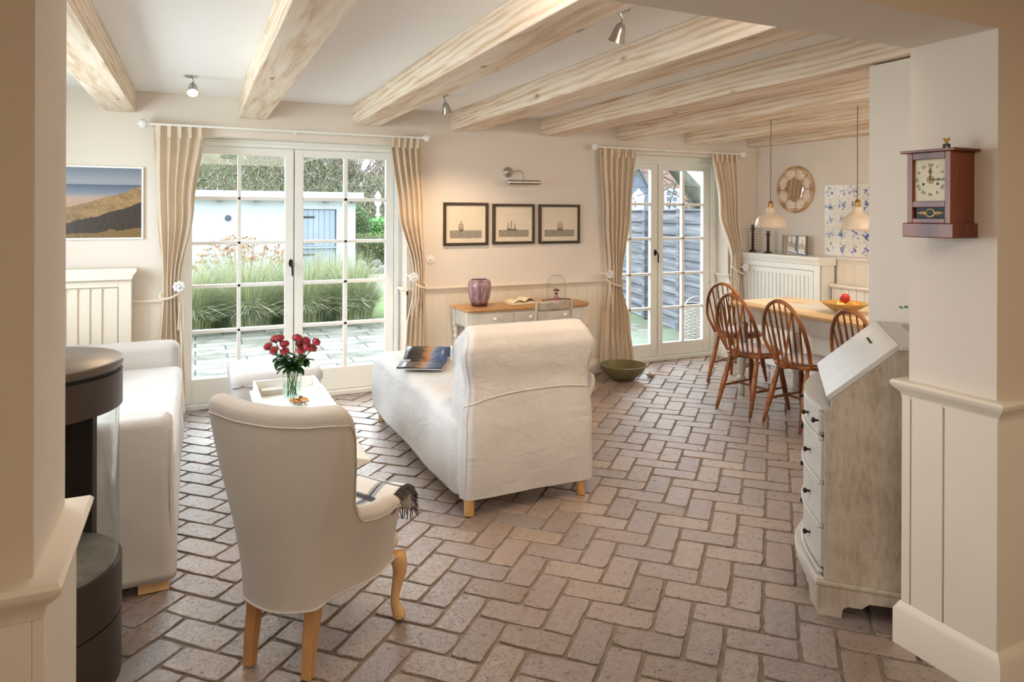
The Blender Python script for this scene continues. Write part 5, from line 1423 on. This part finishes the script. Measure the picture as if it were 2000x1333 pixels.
# ------------------------------------------------------------------ secretary desk set across the corner
def secretary():
    ph = math.radians(45)
    t = thing('secretary_desk', 'distressed grey white secretary desk with slanted lid and bowed drawers, set across the corner', 'desk', (2.122, 1.884, 0), -ph)
    # local x = depth (front->back), local y = width
    Wd, Dp = .62, .345
    m, nt, p = new_mat('distressed_paint_shaded')  # patchy wear, with the overall tone darkened tan for the shaded side
    n = tex(nt, 'ShaderNodeTexNoise', 7, mapping=(1.4, 1.4, .5), Detail=7, Roughness=.75); n2 = tex(nt, 'ShaderNodeTexNoise', 60, mapping=(1, 1, .3), Detail=4)
    c = ramp(nt, n.outputs['Fac'], [(.26, (84, 68, 50)), (.33, (150, 136, 116)), (.55, (184, 172, 154)), (.75, (196, 186, 170))])
    c = mixc(nt, .12, c, ramp(nt, n2.outputs['Fac'], [(.4, (130, 118, 100)), (.55, (220, 216, 208))]))
    nt.links.new(c, p.inputs['Base Color']); p.inputs['Roughness'].default_value = .42; bump(nt, p, n2.outputs['Fac'], .15, .002)
    m2 = plain('worn_grey_white_paint', (204, 202, 196), .32, var=.06, scale=9)
    zl, zt, xt = .80, 1.005, .268   # lid low edge, top, where the top starts
    side = [(.012, .12), (.012, .765), (.035, .765), (.035, zl), (xt, zt), (Dp, zt), (Dp, .12)]
    for y0, y1 in ((0, .02), (Wd-.02, Wd)):
        MB().prism([(x, z) for x, z in side], 'y', y0, y1).build('side_panel', m, t, smooth=0, bevel=.003)
    MB().box(xt-.005, Dp+.004, -.006, Wd+.006, zt, zt+.018).build('top_board', m2, t, smooth=0, bevel=.004)
    MB().box(Dp-.012, Dp-.002, .02, Wd-.02, .12, zt).build('back_panel', m, t, smooth=0)
    # lid
    ang = math.atan2(zt-zl, xt-.035); Ll = math.hypot(zt-zl, xt-.035)
    T = Matrix.Translation((.030, 0, zl)) @ Matrix.Rotation(-ang, 4, 'Y')
    lid = MB().box(.0, Ll+.012, .004, Wd-.004, .0, .020, T).build('slanted_lid', m2, t, smooth=0, bevel=.003)
    MB().box(.0, Ll+.012, -.001, Wd+.001, -.006, -.0005, T).build('lid_edge', m, t, smooth=0)
    # small dark keyhole scroll on the lid
    sc = MB(); rnd = random.Random(6); prev = None; pts = []
    for i in range(40):
        u = i/39; yy = .27+.14*u; pts.append(T @ Vector((Ll*.80+.0045*math.sin(u*30), yy, .0215+.0008)))
    sc.tube(pts, [.0007+.0012*abs(math.sin(i*.7)) for i in range(40)], 5)
    tag(sc.build('metal_escutcheon', dark_metal, lid), 'small dark scrolled keyhole ornament', None)
    # serpentine drawers
    def bow(y, k=1.0):
        u = y/Wd; return -.052*k*(max(0, math.sin(PI*u))**1.2)+.004
    def face(name, z0, z1, off=0, mat=m2, y0=.022, y1=Wd-.022, k=1.0, th=.02):
        g = MB(); n_ = 28
        def f(u, v):
            y = lerp(y0, y1, u); x = bow(y, k)-off; q = int(round(v*4)) % 4
            xx, z = [(x, z0), (x, z1), (x+th, z1), (x+th, z0)][q]
            return (xx, y, z)
        b = len(g.v); g.grid(f, n_, 4, cv=True); g.f.append((0, 1, 2, 3)); g.mi.append(0); g.f.append(tuple((n_-1)*4+i for i in range(4))); g.mi.append(0)
        return g.build(name, mat, t, smooth=40, bevel=.003)
    def knob(parent, y, z, k=1.0, s_=1.0, dx=0):
        MB().lathe([(0, 0), (.0045*s_, 0), (.004*s_, .010*s_), (.010*s_, .017*s_), (.0105*s_, .022*s_), (.006*s_, .026*s_), (0, .027*s_)], n=14,
                   T=Matrix.Translation((bow(y, k)+dx, y, z)) @ Matrix.Rotation(-PI/2, 4, 'Y')).build('knob', dark_metal, parent)
    zz = [(.655, .755), (.49, .640), (.325, .475), (.165, .31)]
    for i, (a, b) in enumerate(zz):
        if i == 0:
            for (ya, yb) in ((.05, Wd/2-.004), (Wd/2+.004, Wd-.05)):
                d = face('drawer', a, b, 0, y0=ya, y1=yb); knob(d, (ya+yb)/2, (a+b)/2)
        else:
            d = face('drawer', a, b); knob(d, .15, (a+b)/2); knob(d, Wd-.15, (a+b)/2)
    for z in (.6475, .4825, .3175, .148): face('front_moulding', z-.007, z+.007, .008)
    for y in (.034, Wd-.034):
        d = MB().box(-.006, .12, y-.010, y+.010, .675, .75).build('lid_support', m2, t, smooth=0, bevel=.002)
        MB().lathe([(0, 0), (.0045, 0), (.004, .010), (.010, .017), (.0105, .022), (.006, .026), (0, .027)], n=14, T=Matrix.Translation((-.006, y, .715)) @ Matrix.Rotation(-PI/2, 4, 'Y')).build('knob', dark_metal, d)
    g = MB()
    def lg(u, v):
        y = lerp(.021, Wd-.021, u); q = int(round(v*4)) % 4; xx, z = [(bow(y)+.001, .757), (bow(y)+.001, .772), (.10, .772), (.10, .757)][q]; return (xx, y, z)
    g.grid(lg, 28, 4, cv=True); g.f.append((0, 1, 2, 3)); g.mi.append(0); g.f.append(tuple(27*4+i for i in range(4))); g.mi.append(0); g.build('ledge', m2, t, smooth=40)
    # carcass between
    MB().box(.025, Dp-.014, .02, Wd-.02, .13, .76).build('carcass', m, t, smooth=0)
    # plinth with bracket feet
    face('base_moulding', .105, .135, .02, m2, 0, Wd, 1.25, .03)
    g = MB(); 
    def fr(u, v):
        y = lerp(-.006, Wd+.006, u); x = bow(y, 1.25)-.012; zc = 0 if (u < .16 or u > .84) else (.055 if (u < .22 or u > .78) else .075)
        q = int(round(v*4)) % 4; xx, z = [(x, zc), (x, .108), (x+.02, .108), (x+.02, zc)][q]; return (xx, y, z)
    g.grid(fr, 60, 4, cv=True); g.f.append((0, 1, 2, 3)); g.mi.append(0); g.f.append(tuple(59*4+i for i in range(4))); g.mi.append(0); g.build('front_plinth', m, t, smooth=40)
    br = [(-.012, 0), (.072, 0), (.078, .035), (.095, .046), (.14, .046), (.165, .068), (Dp-.10, .072), (Dp-.075, .045), (Dp-.06, 0), (Dp, 0), (Dp, .112), (-.012, .112)]
    for y0, y1 in ((-.010, .012), (Wd-.012, Wd+.010)):
        MB().prism(br, 'y', y0, y1).build('side_plinth', m, t, smooth=0, bevel=.002)
        sgn = -1 if y0 < .1 else 1; ya = -.014 if sgn < 0 else Wd
        MB().prism([(-.016, .112), (Dp, .112), (Dp, .128), (-.016, .128)], 'y', ya, ya+.014).build('side_moulding', m, t, smooth=0, bevel=.004)
secretary()
def pot_plant():
    t = thing('potted_plant', 'small leafy green plant on top of the secretary desk, almost hidden by the jamb', 'plant', (2.60, 1.80, 1.0235))
    MB().lathe([(0, 0), (.035, 0), (.045, .06), (.048, .075), (.042, .075), (.04, .066), (0, .066)], n=24).build('pot', white_m, t)
    lf = plain('fresh_leaf_green', (96, 158, 56), .45, var=.25, scale=40); mb = MB(); rnd = random.Random(9)
    for i in range(60):
        a = rnd.uniform(0, 2*PI); e = rnd.uniform(.2, 1.3); L = rnd.uniform(.015, .03); d = Vector((math.cos(a)*math.cos(e), math.sin(a)*math.cos(e), math.sin(e))); p = Vector((0, 0, .07))+d*rnd.uniform(.02, .09)
        s_ = d.orthogonal().normalized()*.008; mb.add([p, p+d*L*.5+s_, p+d*L, p+d*L*.5-s_], [(0, 1, 2, 3)])
    tag(mb.build('foliage', lf, t, smooth=0, norm=False), None, None)
pot_plant()

# ------------------------------------------------------------------ outdoors
def ground(name, x0, x1, y0, y1, z, m): return struct(MB().box(x0, x1, y0, y1, z-.1, z).build(name, m, smooth=0))
def stone_mat():
    m, nt, p = new_mat('patio_stone')
    v = tex(nt, 'ShaderNodeTexBrick', 1.25, mapping=(1, 1.15, 1)); v.inputs['Color1'].default_value = lin((104, 103, 92)); v.inputs['Color2'].default_value = lin((138, 138, 131)); v.inputs['Mortar'].default_value = lin((66, 70, 54)); v.offset = .37; v.squash = 1.6; v.squash_frequency = 3
    v.inputs['Mortar Size'].default_value = .014; v.inputs['Brick Width'].default_value = .62; v.inputs['Row Height'].default_value = .36
    n = tex(nt, 'ShaderNodeTexNoise', 3.2, Detail=7, Roughness=.7); d = ramp(nt, n.outputs['Fac'], [(.35, (150, 160, 140)), (.52, (255, 255, 255))])
    nt.links.new(mixc(nt, .75, v.outputs['Color'], d, 'MULTIPLY'), p.inputs['Base Color']); p.inputs['Roughness'].default_value = .7; p.inputs['Specular IOR Level'].default_value = .25
    bump(nt, p, n.outputs['Fac'], .4, .02); return m
ground('ground_patio', -6, 5.6, TH, 9.75, -.05, stone_mat())
grass_m = plain('lawn_green', (116, 140, 80), .9, var=.12, scale=3, bmp=.6, bscale=90)
ground('ground_lawn', -6, 30, 9.75, 13.6, -.06, grass_m)
ground('ground_gravel', -6, 30, 13.6, 17.5, -.06, plain('gravel_path', (138, 132, 122), .9, var=.15, scale=30, bmp=.6, bscale=60))
ground('ground_side', 5.6, 30, TH, 9.75, -.06, plain('moss_path', (96, 112, 84), .9, var=.15, scale=5))
ground('ground_far', -30, 60, 17.5, 70, -.10, plain('far_field', (98, 104, 76), .95, var=.15, scale=.6))
ground('ground_left', -30, -6, TH, 17.5, -.08, grass_m)
ground('ground_west', -30, XL-.3, -8, TH, -.08, grass_m)
# moss tufts on the small terrace at the narrow door
ground('ground_terrace', 3.4, 7.6, TH+.02, 7.6, -.045, plain('mossy_deck', (112, 124, 102), .6, var=.12, scale=4))

def shed():
    t = thing('garden_shed', 'long white garden shed with flat roof across the patio', 'shed', (0, 0, 0))
    wm = plain('white_limewash', (176, 181, 186), .85, var=.03, scale=1.2, bmp=.2, bscale=8)
    w_ = MB(); Y = 15.5; w_.box(-5, 2.06, Y, Y+2.6, -.1, 1.80); w_.box(2.78, 3.19, Y, Y+2.6, -.1, 1.80); w_.box(2.06, 2.78, Y, Y+2.6, 1.56, 1.80); w_.box(2.06, 2.78, Y+.15, Y+2.6, -.1, 1.56)
    w_.build('wall', wm, t, smooth=0)
    MB().box(-5.2, 3.32, Y-.25, Y+2.8, 1.79, 1.93).build('roof', plain('pale_blue_fascia', (168, 176, 186), .7), t, smooth=0)
    dm = plain('pale_blue_door_paint', (142, 154, 170), .6, var=.05, scale=4)
    for z0, z1, nm in ((.02, .72, 'lower_door'), (.76, 1.55, 'upper_door')):
        d = MB(); x = 2.07
        while x < 2.76: d.box(x, min(x+.108, 2.77), Y+.05, Y+.09, z0, z1); x += .115
        d.box(2.07, 2.77, Y+.085, Y+.12, z0, z1)
        dd = d.build(nm, dm, t, smooth=0)
        for z in ((z1-.14,) if nm == 'lower_door' else (z0+.08, z1-.16)):
            MB().box(2.07, 2.32, Y+.03, Y+.05, z-.018, z+.018).build('strap_hinge', black_m, dd, smooth=0)
    MB().box(2.04, 2.79, Y-.01, Y+.09, .715, .755).build('door_ledge', dm, t, smooth=0)
    for x in (-1.3, -.45, .4, 1.1, 1.75, 2.5, 3.08): MB().box(x, x+.09, Y-.2, Y, 1.70, 1.79).build('rafter_end', plain('dark_rafter', (96, 100, 104), .8), t, smooth=0)
    MB().lathe([(0, 0), (.055, 0), (.06, .03), (.045, .05), (0, .05)], n=20, T=Matrix.Translation((.60, Y, 1.37)) @ Matrix.Rotation(PI/2, 4, 'X')).build('round_vent', plain('slate_vent', (70, 76, 86), .5), t)
shed()

def blade_clump(seed, n, h, spread, cols, w_=.006, droop=.8):
    rnd = random.Random(seed); mb = MB()
    for i in range(n):
        a = rnd.uniform(0, 2*PI); r0 = spread*.25*math.sqrt(rnd.random()); L = h*rnd.uniform(.7, 1.25); lean = rnd.uniform(.05, 1)*droop
        p = Vector((r0*math.cos(a), r0*math.sin(a), 0)); d = Vector((math.cos(a), math.sin(a), 0)); sd = Vector((-d.y, d.x, 0))
        mb.m = rnd.randrange(len(cols)); vs = []
        K = 5
        for k in range(K):
            u = k/(K-1); q = p+d*(L*lean*u*u*.8)+Vector((0, 0, L*(u-.50*lean*u*u)*(1-.12*lean)+.0)); ww = w_*(1-u*.9); vs += [q-sd*ww, q+sd*ww]
        mb.add(vs, [(2*k, 2*k+1, 2*k+3, 2*k+2) for k in range(K-1)])
    return mb, cols
gcols = [plain('grass_blade_olive', (140, 152, 108), .7, var=.1), plain('grass_blade_pale', (168, 176, 136), .7, var=.1), plain('grass_blade_grey_green', (128, 146, 120), .7, var=.1), plain('grass_blade_straw', (178, 170, 128), .7, var=.1)]
mb, cs = blade_clump(1, 2000, .92, 1.1, gcols, .0055, 1.35)
gp = mb.build('ornamental_grass', cs, smooth=180, norm=False)
gspots = [(-.05, 10.2, 1.0, 'clump of ornamental grass at the left edge of the left door leaf'), (.68, 10.15, 1.0, 'clump of ornamental grass below the dried hydrangea'), (1.38, 10.2, 1.05, 'clump of ornamental grass left of the door gap, in front of the shed'),
          (2.08, 10.3, 1.05, 'clump of ornamental grass in front of the blue shed door'), (-.9, 10.8, 1.0, 'clump of ornamental grass behind the left curtain'), (.35, 11.2, 1.0, 'clump of ornamental grass in the back row under the hydrangea, left'), (1.15, 11.3, 1.0, 'clump of ornamental grass in the back row, beside the door gap'), (2.0, 11.6, 1.05, 'clump of ornamental grass in the back row, nearest the shed door')]
for i, (x, y, s_, lb) in enumerate(gspots):
    o = gp if i == 0 else copy_tree(gp); o.location = (x, y, -.06); o.scale = (s_, s_, s_); o.rotation_euler = (0, 0, i*1.3)
    tag(o, lb, 'ornamental grass', 'ornamental grass clumps in front of the shed')
def hydrangea():
    t = thing('hydrangea_bush', 'bush of dried brown hydrangea heads in front of the white shed', 'bush', (.72, 12.2, -.06))
    rnd = random.Random(21); st = MB(); fl = MB(); lv = MB()
    for i in range(85):
        a = rnd.uniform(0, 2*PI); r = .78*math.sqrt(rnd.random()); hx = r*math.cos(a); hy = r*math.sin(a)*.6; z = .70+.42*(1-(r/.8)**2)+rnd.uniform(-.14, .10)
        st.tube([(hx*.2, hy*.2, 0), (hx*.6, hy*.6, z*.55), (hx, hy, z)], [.006, .004, .003], 4)
        for k in range(14):
            p = Vector((hx+rnd.gauss(0, .035), hy+rnd.gauss(0, .035), z+rnd.gauss(0, .016))); fl.m = rnd.randrange(2)
            n = Vector((rnd.gauss(0, 1), rnd.gauss(0, 1), rnd.gauss(0, 1)+.7)).normalized(); u = n.orthogonal().normalized()*.017; v = n.cross(u)
            fl.add([p-u, p+v, p+u, p-v], [(0, 1, 2, 3)])
        for k in range(4):
            q = rnd.uniform(.5, .95); p = Vector((hx*q, hy*q, z*q)); n = Vector((rnd.gauss(0, 1), rnd.gauss(0, 1), .4)).normalized()*.05; s_ = n.cross(Vector((0, 0, 1))).normalized()*.016
            lv.add([p, p+n*.5+s_, p+n, p+n*.5-s_], [(0, 1, 2, 3)])
    st.build('stems', plain('dry_stem', (132, 104, 76), .9), t); tag(fl.build('flower_heads', [plain('dried_petal_tan', (190, 150, 104), .9), plain('dried_petal_rust', (150, 100, 66), .9)], t, smooth=0, norm=False), None, None, kind='stuff')
    tag(lv.build('leaves', plain('dull_leaf', (156, 150, 100), .9), t, smooth=0, norm=False), None, None, kind='stuff')
hydrangea()

def leafmass(name, label, cat, loc, sx, sy, sz, n, cols, leaf=.05, seed=1, boxy=.5, kind=None, core=True, group=None):
    rnd = random.Random(seed); t = thing(name, label, cat, loc, group=group)
    mb = MB()
    for i in range(n):
        v = Vector((rnd.gauss(0, 1), rnd.gauss(0, 1), rnd.gauss(0, 1))).normalized()
        mx = max(abs(v.x), abs(v.y), abs(v.z)); v = v.lerp(v/mx, boxy); r = rnd.uniform(.86, 1.04)
        p = Vector((v.x*sx*r, v.y*sy*r, sz+v.z*sz*r)); 
        if p.z < 0: continue
        a = Vector((rnd.gauss(0, 1), rnd.gauss(0, 1), rnd.gauss(0, 1))).normalized(); b = a.orthogonal().normalized(); mb.m = rnd.randrange(len(cols))
        L = leaf*rnd.uniform(.6, 1.3); mb.add([p, p+a*L*.5+b*L*.28, p+a*L, p+a*L*.5-b*L*.28], [(0, 1, 2, 3)])
    mb.build('foliage', cols, t, smooth=0, norm=False)
    if core:
        c = MB(); c.ball((0, 0, sz), 1, 20, 12, (sx*.88, sy*.88, sz*.9))
        for i, v in enumerate(c.v):
            q = Vector((v[0]/sx, v[1]/sy, (v[2]-sz)/sz)); mx = max(abs(q.x), abs(q.y), abs(q.z), 1e-6); q2 = q.lerp(q/mx*.88, boxy*.8); c.v[i] = (q2.x*sx, q2.y*sy, sz+q2.z*sz)
        c.build('inner_twigs', plain('twiggy_core', (76, 80, 52), .95, var=.3, scale=8), t, smooth=60)
    return t
hc = [plain('hedge_green', (96, 120, 62), .9, var=.2), plain('hedge_olive', (128, 136, 84), .9, var=.2), plain('hedge_dark', (64, 84, 48), .9, var=.2)]
leafmass('clipped_hedge', 'clipped green hedge right of the shed', 'hedge', (5.2, 19.2, -.1), 1.7, .7, .50, 9000, hc, .06, 3, .9)
leafmass('laurel_bush', 'bright green laurel bush above the clipped hedge', 'bush', (5.15, 21.5, -.1), .75, .6, .70, 3500, [plain('laurel_bright', (96, 176, 70), .5, var=.2), plain('laurel_mid', (64, 136, 52), .5, var=.2)], .09, 4, .4)
leafmass('evergreen_bush', 'dark evergreen bush behind the right end of the shed', 'bush', (4.25, 20.8, -.1), .5, .5, .9, 3500, [plain('evergreen_dark', (60, 92, 50), .8, var=.2), plain('evergreen_mid', (88, 120, 66), .8, var=.2)], .07, 5, .2)
# dry stone border
def stones():
    rnd = random.Random(14); m = plain('field_stone', (132, 130, 124), .9, var=.25, scale=5)
    i = 0
    pr = MB().ball((0, 0, 0), .15, 12, 8); pr.v = [(x*(1+.2*math.sin(9*y+3*z)), y*(1+.18*math.sin(8*z)), z*.75) for x, y, z in pr.v]
    p = pr.build('border_stone', m, smooth=60)
    pts = []
    for k in range(16):
        pts.append((3.75+k*.19, 17.9-k*.03, -.0)); 
        if k % 2 == 0: pts.append((3.85+k*.19, 18.0-k*.03, .16))
    for k, (x, y, z) in enumerate(pts):
        o = p if k == 0 else copy_tree(p); o.location = (x, y, z); s_ = rnd.uniform(.75, 1.15); o.scale = (s_, s_, s_); o.rotation_euler = (rnd.uniform(0, 3), rnd.uniform(0, 3), rnd.uniform(0, 3))
        tag(o, 'grey field stone in the low stone border under the hedge', 'stone', 'field stones of the low border under the hedge')
stones()
def post():
    t = thing('bird_feeder_post', 'white ornamental post rising behind the laurel bush', 'post', (5.35, 22.5, -.1))
    MB().lathe([(0, 0), (.05, 0), (.05, 1.45), (.10, 1.50), (.05, 1.56), (.04, 1.75), (.09, 1.82), (.13, 1.9), (.05, 1.98), (.06, 2.05), (.12, 2.12), (.02, 2.28), (0, 2.3)], n=14).build('post', white_m, t)
post()
bark = plain('grey_bark', (120, 112, 104), .95, var=.2, scale=4); twig_m = plain('brown_twig', (132, 118, 104), .95, var=.2, scale=3)
def tree_mesh(seed, H, depth=5, spread=.55, twigs=3, r0=.10, lean=(0, 0)):
    rnd = random.Random(seed); tr = MB(); tw = MB()
    def br(p, d, L, r, lev):
        q = p+d*L*.5+Vector((rnd.gauss(0, .04), rnd.gauss(0, .04), 0))*L; e = q+(d+Vector((rnd.gauss(0, .12), rnd.gauss(0, .12), .05))).normalized()*L*.5
        (tr if lev < 3 else tw).tube([p, q, e], [r, r*.85, r*.68], 6 if lev < 2 else 3)
        if lev >= depth: return
        for k in range(twigs if lev > 0 else twigs+1):
            a = rnd.uniform(0, 2*PI); s_ = rnd.uniform(.35, 1)*spread*1.3
            o = d.orthogonal().normalized(); o2 = d.cross(o); nd = (d+(o*math.cos(a)+o2*math.sin(a))*s_+Vector((0, 0, .12))).normalized()
            br(e if k % 2 == 0 else q.lerp(e, rnd.random()), nd, L*rnd.uniform(.6, .82), r*.6, lev+1)
    br(Vector((0, 0, 0)), Vector((lean[0], lean[1], 1)).normalized(), H*.30, r0, 0)
    return tr, tw
tp = thing('bare_tree', '', 'tree', (0, 0, 0), group='bare winter trees behind the shed')
a_, b_2 = tree_mesh(3, 5.5, 6, .6, 3, .11); a_.build('trunk', bark, tp); b_2.build('twigs', twig_m, tp, smooth=0, norm=False)
tspots = [(5.6, 27, 1.0), (4.2, 28.5, .95), (7.4, 29, 1.1), (6.6, 31, 1.0), (3.2, 30, .9), (8.9, 32, 1.1), (2.2, 27.5, .8)]
plc = ['seen in the top right pane of the large door', 'just right of the evergreen in the large door', 'at the right edge of the large door view', 'behind the white ornamental post', 'over the right end of the shed roof', 'furthest right behind the curtain', 'above the blue shed door']
for i, (x, y, s_) in enumerate(tspots):
    o = tp if i == 0 else copy_tree(tp); o.location = (x, y, -.1); o.scale = (s_, s_, s_*.95); o.rotation_euler = (0, 0, i*1.9)
    o['label'] = 'bare winter tree beyond the shed, '+plc[i]
# wooded slope behind the shed: twiggy thicket
def thicket():
    cols = [plain('thicket_olive', (136, 138, 108), .95, var=.2), plain('thicket_grey', (150, 146, 136), .95, var=.2), plain('thicket_brown', (122, 112, 94), .95, var=.2), plain('thicket_green', (104, 120, 84), .95, var=.2)]
    rnd = random.Random(31); mb = MB()
    def top(x): return 6.6-.55*max(0, x-1.0)-.35*max(0, x-3.4)+.25*math.sin(x*2.1)+.15*math.sin(x*5)
    for i in range(38000):
        x = rnd.uniform(-5, 8.2); h = max(.8, top(x)); z = h*(rnd.random()**.7)*rnd.uniform(.9, 1.04); y = 24+z*.8+rnd.uniform(-.5, .5); mb.m = rnd.randrange(4)
        d = Vector((rnd.gauss(0, .6), rnd.gauss(0, .4), rnd.gauss(.4, .6))).normalized(); L = rnd.uniform(.12, .34); s_ = d.cross(Vector((0, 1, 0))).normalized()*.016
        p = Vector((x, y, z)); mb.add([p-s_, p+s_, p+d*L], [(0, 1, 2)])
    o = mb.build('thicket', cols, smooth=0, norm=False); tag(o, 'dense olive brown thicket on the slope behind the white shed', 'shrubs', kind='stuff')
    s_ = MB().grid(lambda u, v: (lerp(-6, 9, u), 25.2+4.2*v, -.1+max(.5, top(lerp(-6, 9, u))*.93)*math.sin(v*PI/2)), 50, 10).build('ground_slope', plain('slope_earth', (112, 112, 84), .95, var=.25, scale=1.5), smooth=180, norm=False); struct(s_)
thicket()
# conifer
def conifer():
    t = thing('conifer', 'small pointed conifer against the sky in the large door', 'tree', (3.95, 27.0, -.1))
    mb = MB(); rnd = random.Random(5)
    for i in range(2600):
        u = rnd.random(); z = .4+4.1*u; r = (1-u)**.9*.75*rnd.uniform(.3, 1); a = rnd.uniform(0, 2*PI); p = Vector((r*math.cos(a), r*math.sin(a), z)); d = Vector((math.cos(a), math.sin(a), -.25))*.16; s_ = Vector((-math.sin(a), math.cos(a), 0))*.03
        mb.add([p-s_, p+s_, p+d], [(0, 1, 2)])
    mb.build('needles', plain('conifer_green', (84, 104, 84), .9, var=.2), t, smooth=0, norm=False); MB().tube([(0, 0, 0), (0, 0, 4.4)], [.08, .01], 6).build('trunk', bark, t)
conifer()

# narrow door view: board fence, brick gable, branches, basket
def fence():
    a, b = Vector((6.35, 9.75, 0)), Vector((5.55, 6.35, 0)); d = (b-a).normalized(); L = (b-a).length; ang = math.atan2(d.y, d.x)
    t = thing('board_fence', 'tall grey weathered board fence outside the narrow french door', 'fence', (a.x, a.y, -.05), ang)
    m = wood('weathered_grey_board', (58, 60, 68), (98, 100, 108), (140, 142, 148), 'x', 26, .85, .06, .4, wmix=.12, knots=False)
    z = .0
    mb = MB(); k = 0
    while z < 1.5:
        h = .165; mb.prism([(-.0, z), (-.040, z), (-.012, z+h), (.0, z+h)], 'x', 0, L); z += .158; k += 1
    T = Matrix.Rotation(0, 4, 'Z'); mb.build('boards', m, t, smooth=0)
    for x in (.05, L*.36, L*.7): MB().box(x-.045, x+.045, -.09, 0, 0, 1.6).build('fence_post', m, t, smooth=0)
    MB().box(-.02, L, -.05, .04, 1.585, 1.61).build('cap_board', m, t, smooth=0)
fence()
def house(loc, rz, w_, h, rise, name, label, wm, rm, wins):
    t = thing('brick_house', label, 'house', loc, rz)
    MB().prism([(-w_/2, 0), (w_/2, 0), (w_/2, h), (0, h+rise), (-w_/2, h)], 'y', 0, 5).build('wall', wm, t, smooth=0)
    for s_ in (-1, 1): MB().prism([(s_*(w_/2+.15), h-.15*rise/(w_/2)), (0, h+rise+.05), (0, h+rise+.18), (s_*(w_/2+.20), h-.10*rise/(w_/2))], 'y', -.15, 5.2).build('roof', rm, t, smooth=0)
    for (x, z, a, b) in wins:
        f = MB().box(x-a-.08, x+a+.08, -.04, 0, z-b-.08, z+b+.08); ff = f.build('window', white_m, t, smooth=0)
        g = MB()
        for i in (0, 1):
            for j in (0, 1, 2): g.box(x-a+i*a+.03, x-a+(i+1)*a-.03, -.05, -.035, z-b+j*2*b/3+.03, z-b+(j+1)*2*b/3-.03)
        g.build('pane', plain('dark_window_pane', (90, 104, 120), .1), ff, smooth=0)
def brick_m():
    m, nt, p = new_mat('red_brick_wall')
    v = tex(nt, 'ShaderNodeTexBrick', 4, coord='Object'); 
    mp = nt.nodes.new('ShaderNodeMapping'); mp.inputs['Rotation'].default_value = (PI/2, 0, 0); tc = nt.nodes.new('ShaderNodeTexCoord'); nt.links.new(tc.outputs['Object'], mp.inputs[0]); nt.links.new(mp.outputs[0], v.inputs['Vector'])
    v.inputs['Color1'].default_value = lin((122, 86, 78)); v.inputs['Color2'].default_value = lin((142, 104, 94)); v.inputs['Mortar'].default_value = lin((186, 170, 158))
    nt.links.new(v.outputs['Color'], p.inputs['Base Color']); p.inputs['Roughness'].default_value = .9; return m
BM = brick_m()
house((22.0, 30, -.1), math.radians(-36), 4.8, 1.0, 4.6, 'g', 'red brick house gable with white window beyond the fence', BM, plain('clay_roof', (150, 128, 118), .8), [(.62, 2.35, .30, .46)])
house((17.6, 25.6, -.1), math.radians(-34), 2.6, 1.0, 2.6, 'b', 'blue grey roofed house behind the left edge of the narrow door', plain('slate_blue_wall', (104, 114, 130), .8), plain('slate_roof', (92, 102, 118), .8), [(0, 1.9, .18, .28)])
def old_tree():
    t = thing('leaning_tree', 'thick leaning tree with bare branches above the fence', 'tree', (11.3, 13.2, -.1))
    m = plain('mossy_bark', (98, 96, 88), .95, var=.3, scale=3)
    MB().tube([(0.5, 0, 0), (.1, 0, 1.2), (-.5, .1, 2.1), (-1.3, .2, 2.9), (-2.2, .2, 3.4)], [.30, .26, .2, .15, .09], 12).build('trunk', m, t)
    tr, tw = MB(), MB(); rnd = random.Random(2)
    for k in range(26):
        u = rnd.random(); p = Vector((.1, 0, 1.2)).lerp(Vector((-2.2, .2, 3.4)), u); d = Vector((rnd.gauss(-.5, .8), rnd.gauss(0, .5), rnd.gauss(-.15, .6))).normalized()
        for j in range(6):
            e = p+d*.42; tw.tube([p, e], [.022-.003*j, .019-.003*j], 4); p = e; d = (d+Vector((rnd.gauss(0, .3), rnd.gauss(0, .3), rnd.gauss(-.06, .25)))).normalized()
            if rnd.random() < .7:
                d2 = (d+Vector((rnd.gauss(0, .6), rnd.gauss(0, .6), rnd.gauss(0, .5)))).normalized(); tw.tube([p, p+d2*.35, p+d2*.6+Vector((0, 0, .04))], [.009, .007, .004], 3)
    tw.build('branches', m, t, smooth=0)
old_tree()
t = thing('garden_finial', 'white garden ornament on a pole beyond the fence', 'garden ornament', (10.33, 15.0, -.1))
MB().lathe([(0, 0), (.04, 0), (.04, 1.55), (.13, 1.6), (.14, 1.68), (.05, 1.78), (.07, 1.95), (.16, 2.0), (.14, 2.1), (.03, 2.2), (0, 2.25)], n=14).build('post', white_m, t)
def basket():
    t = thing('wicker_basket', 'tall grey wicker basket outside the narrow french door', 'basket', (5.48, 6.72, -.045))
    m = plain('grey_wicker', (196, 190, 184), .7, var=.15, scale=40)
    mb = MB()
    for k in range(22):
        z = .012+k*.0205; R_ = .175+.012*math.sin(k*.3)
        mb.tube([((R_+.008*math.sin(a*10+k*PI))*math.cos(a), (R_+.008*math.sin(a*10+k*PI))*math.sin(a), z) for a in [2*PI*i/60 for i in range(60)]], .0095, 6, closed=True)
    mb.build('woven_wall', m, t)
    MB().shell([(.001, .01), (.15, .01), (.158, .44), (.150, .44)], n=32).build('lining', plain('dark_basket_inside', (74, 72, 74), .9), t)
    h = MB(); h.tube([(.17*math.cos(a), 0, .44+.10*math.sin(a)) for a in [PI*i/16 for i in range(17)]], .010, 8); h.build('handle', m, t)
basket()
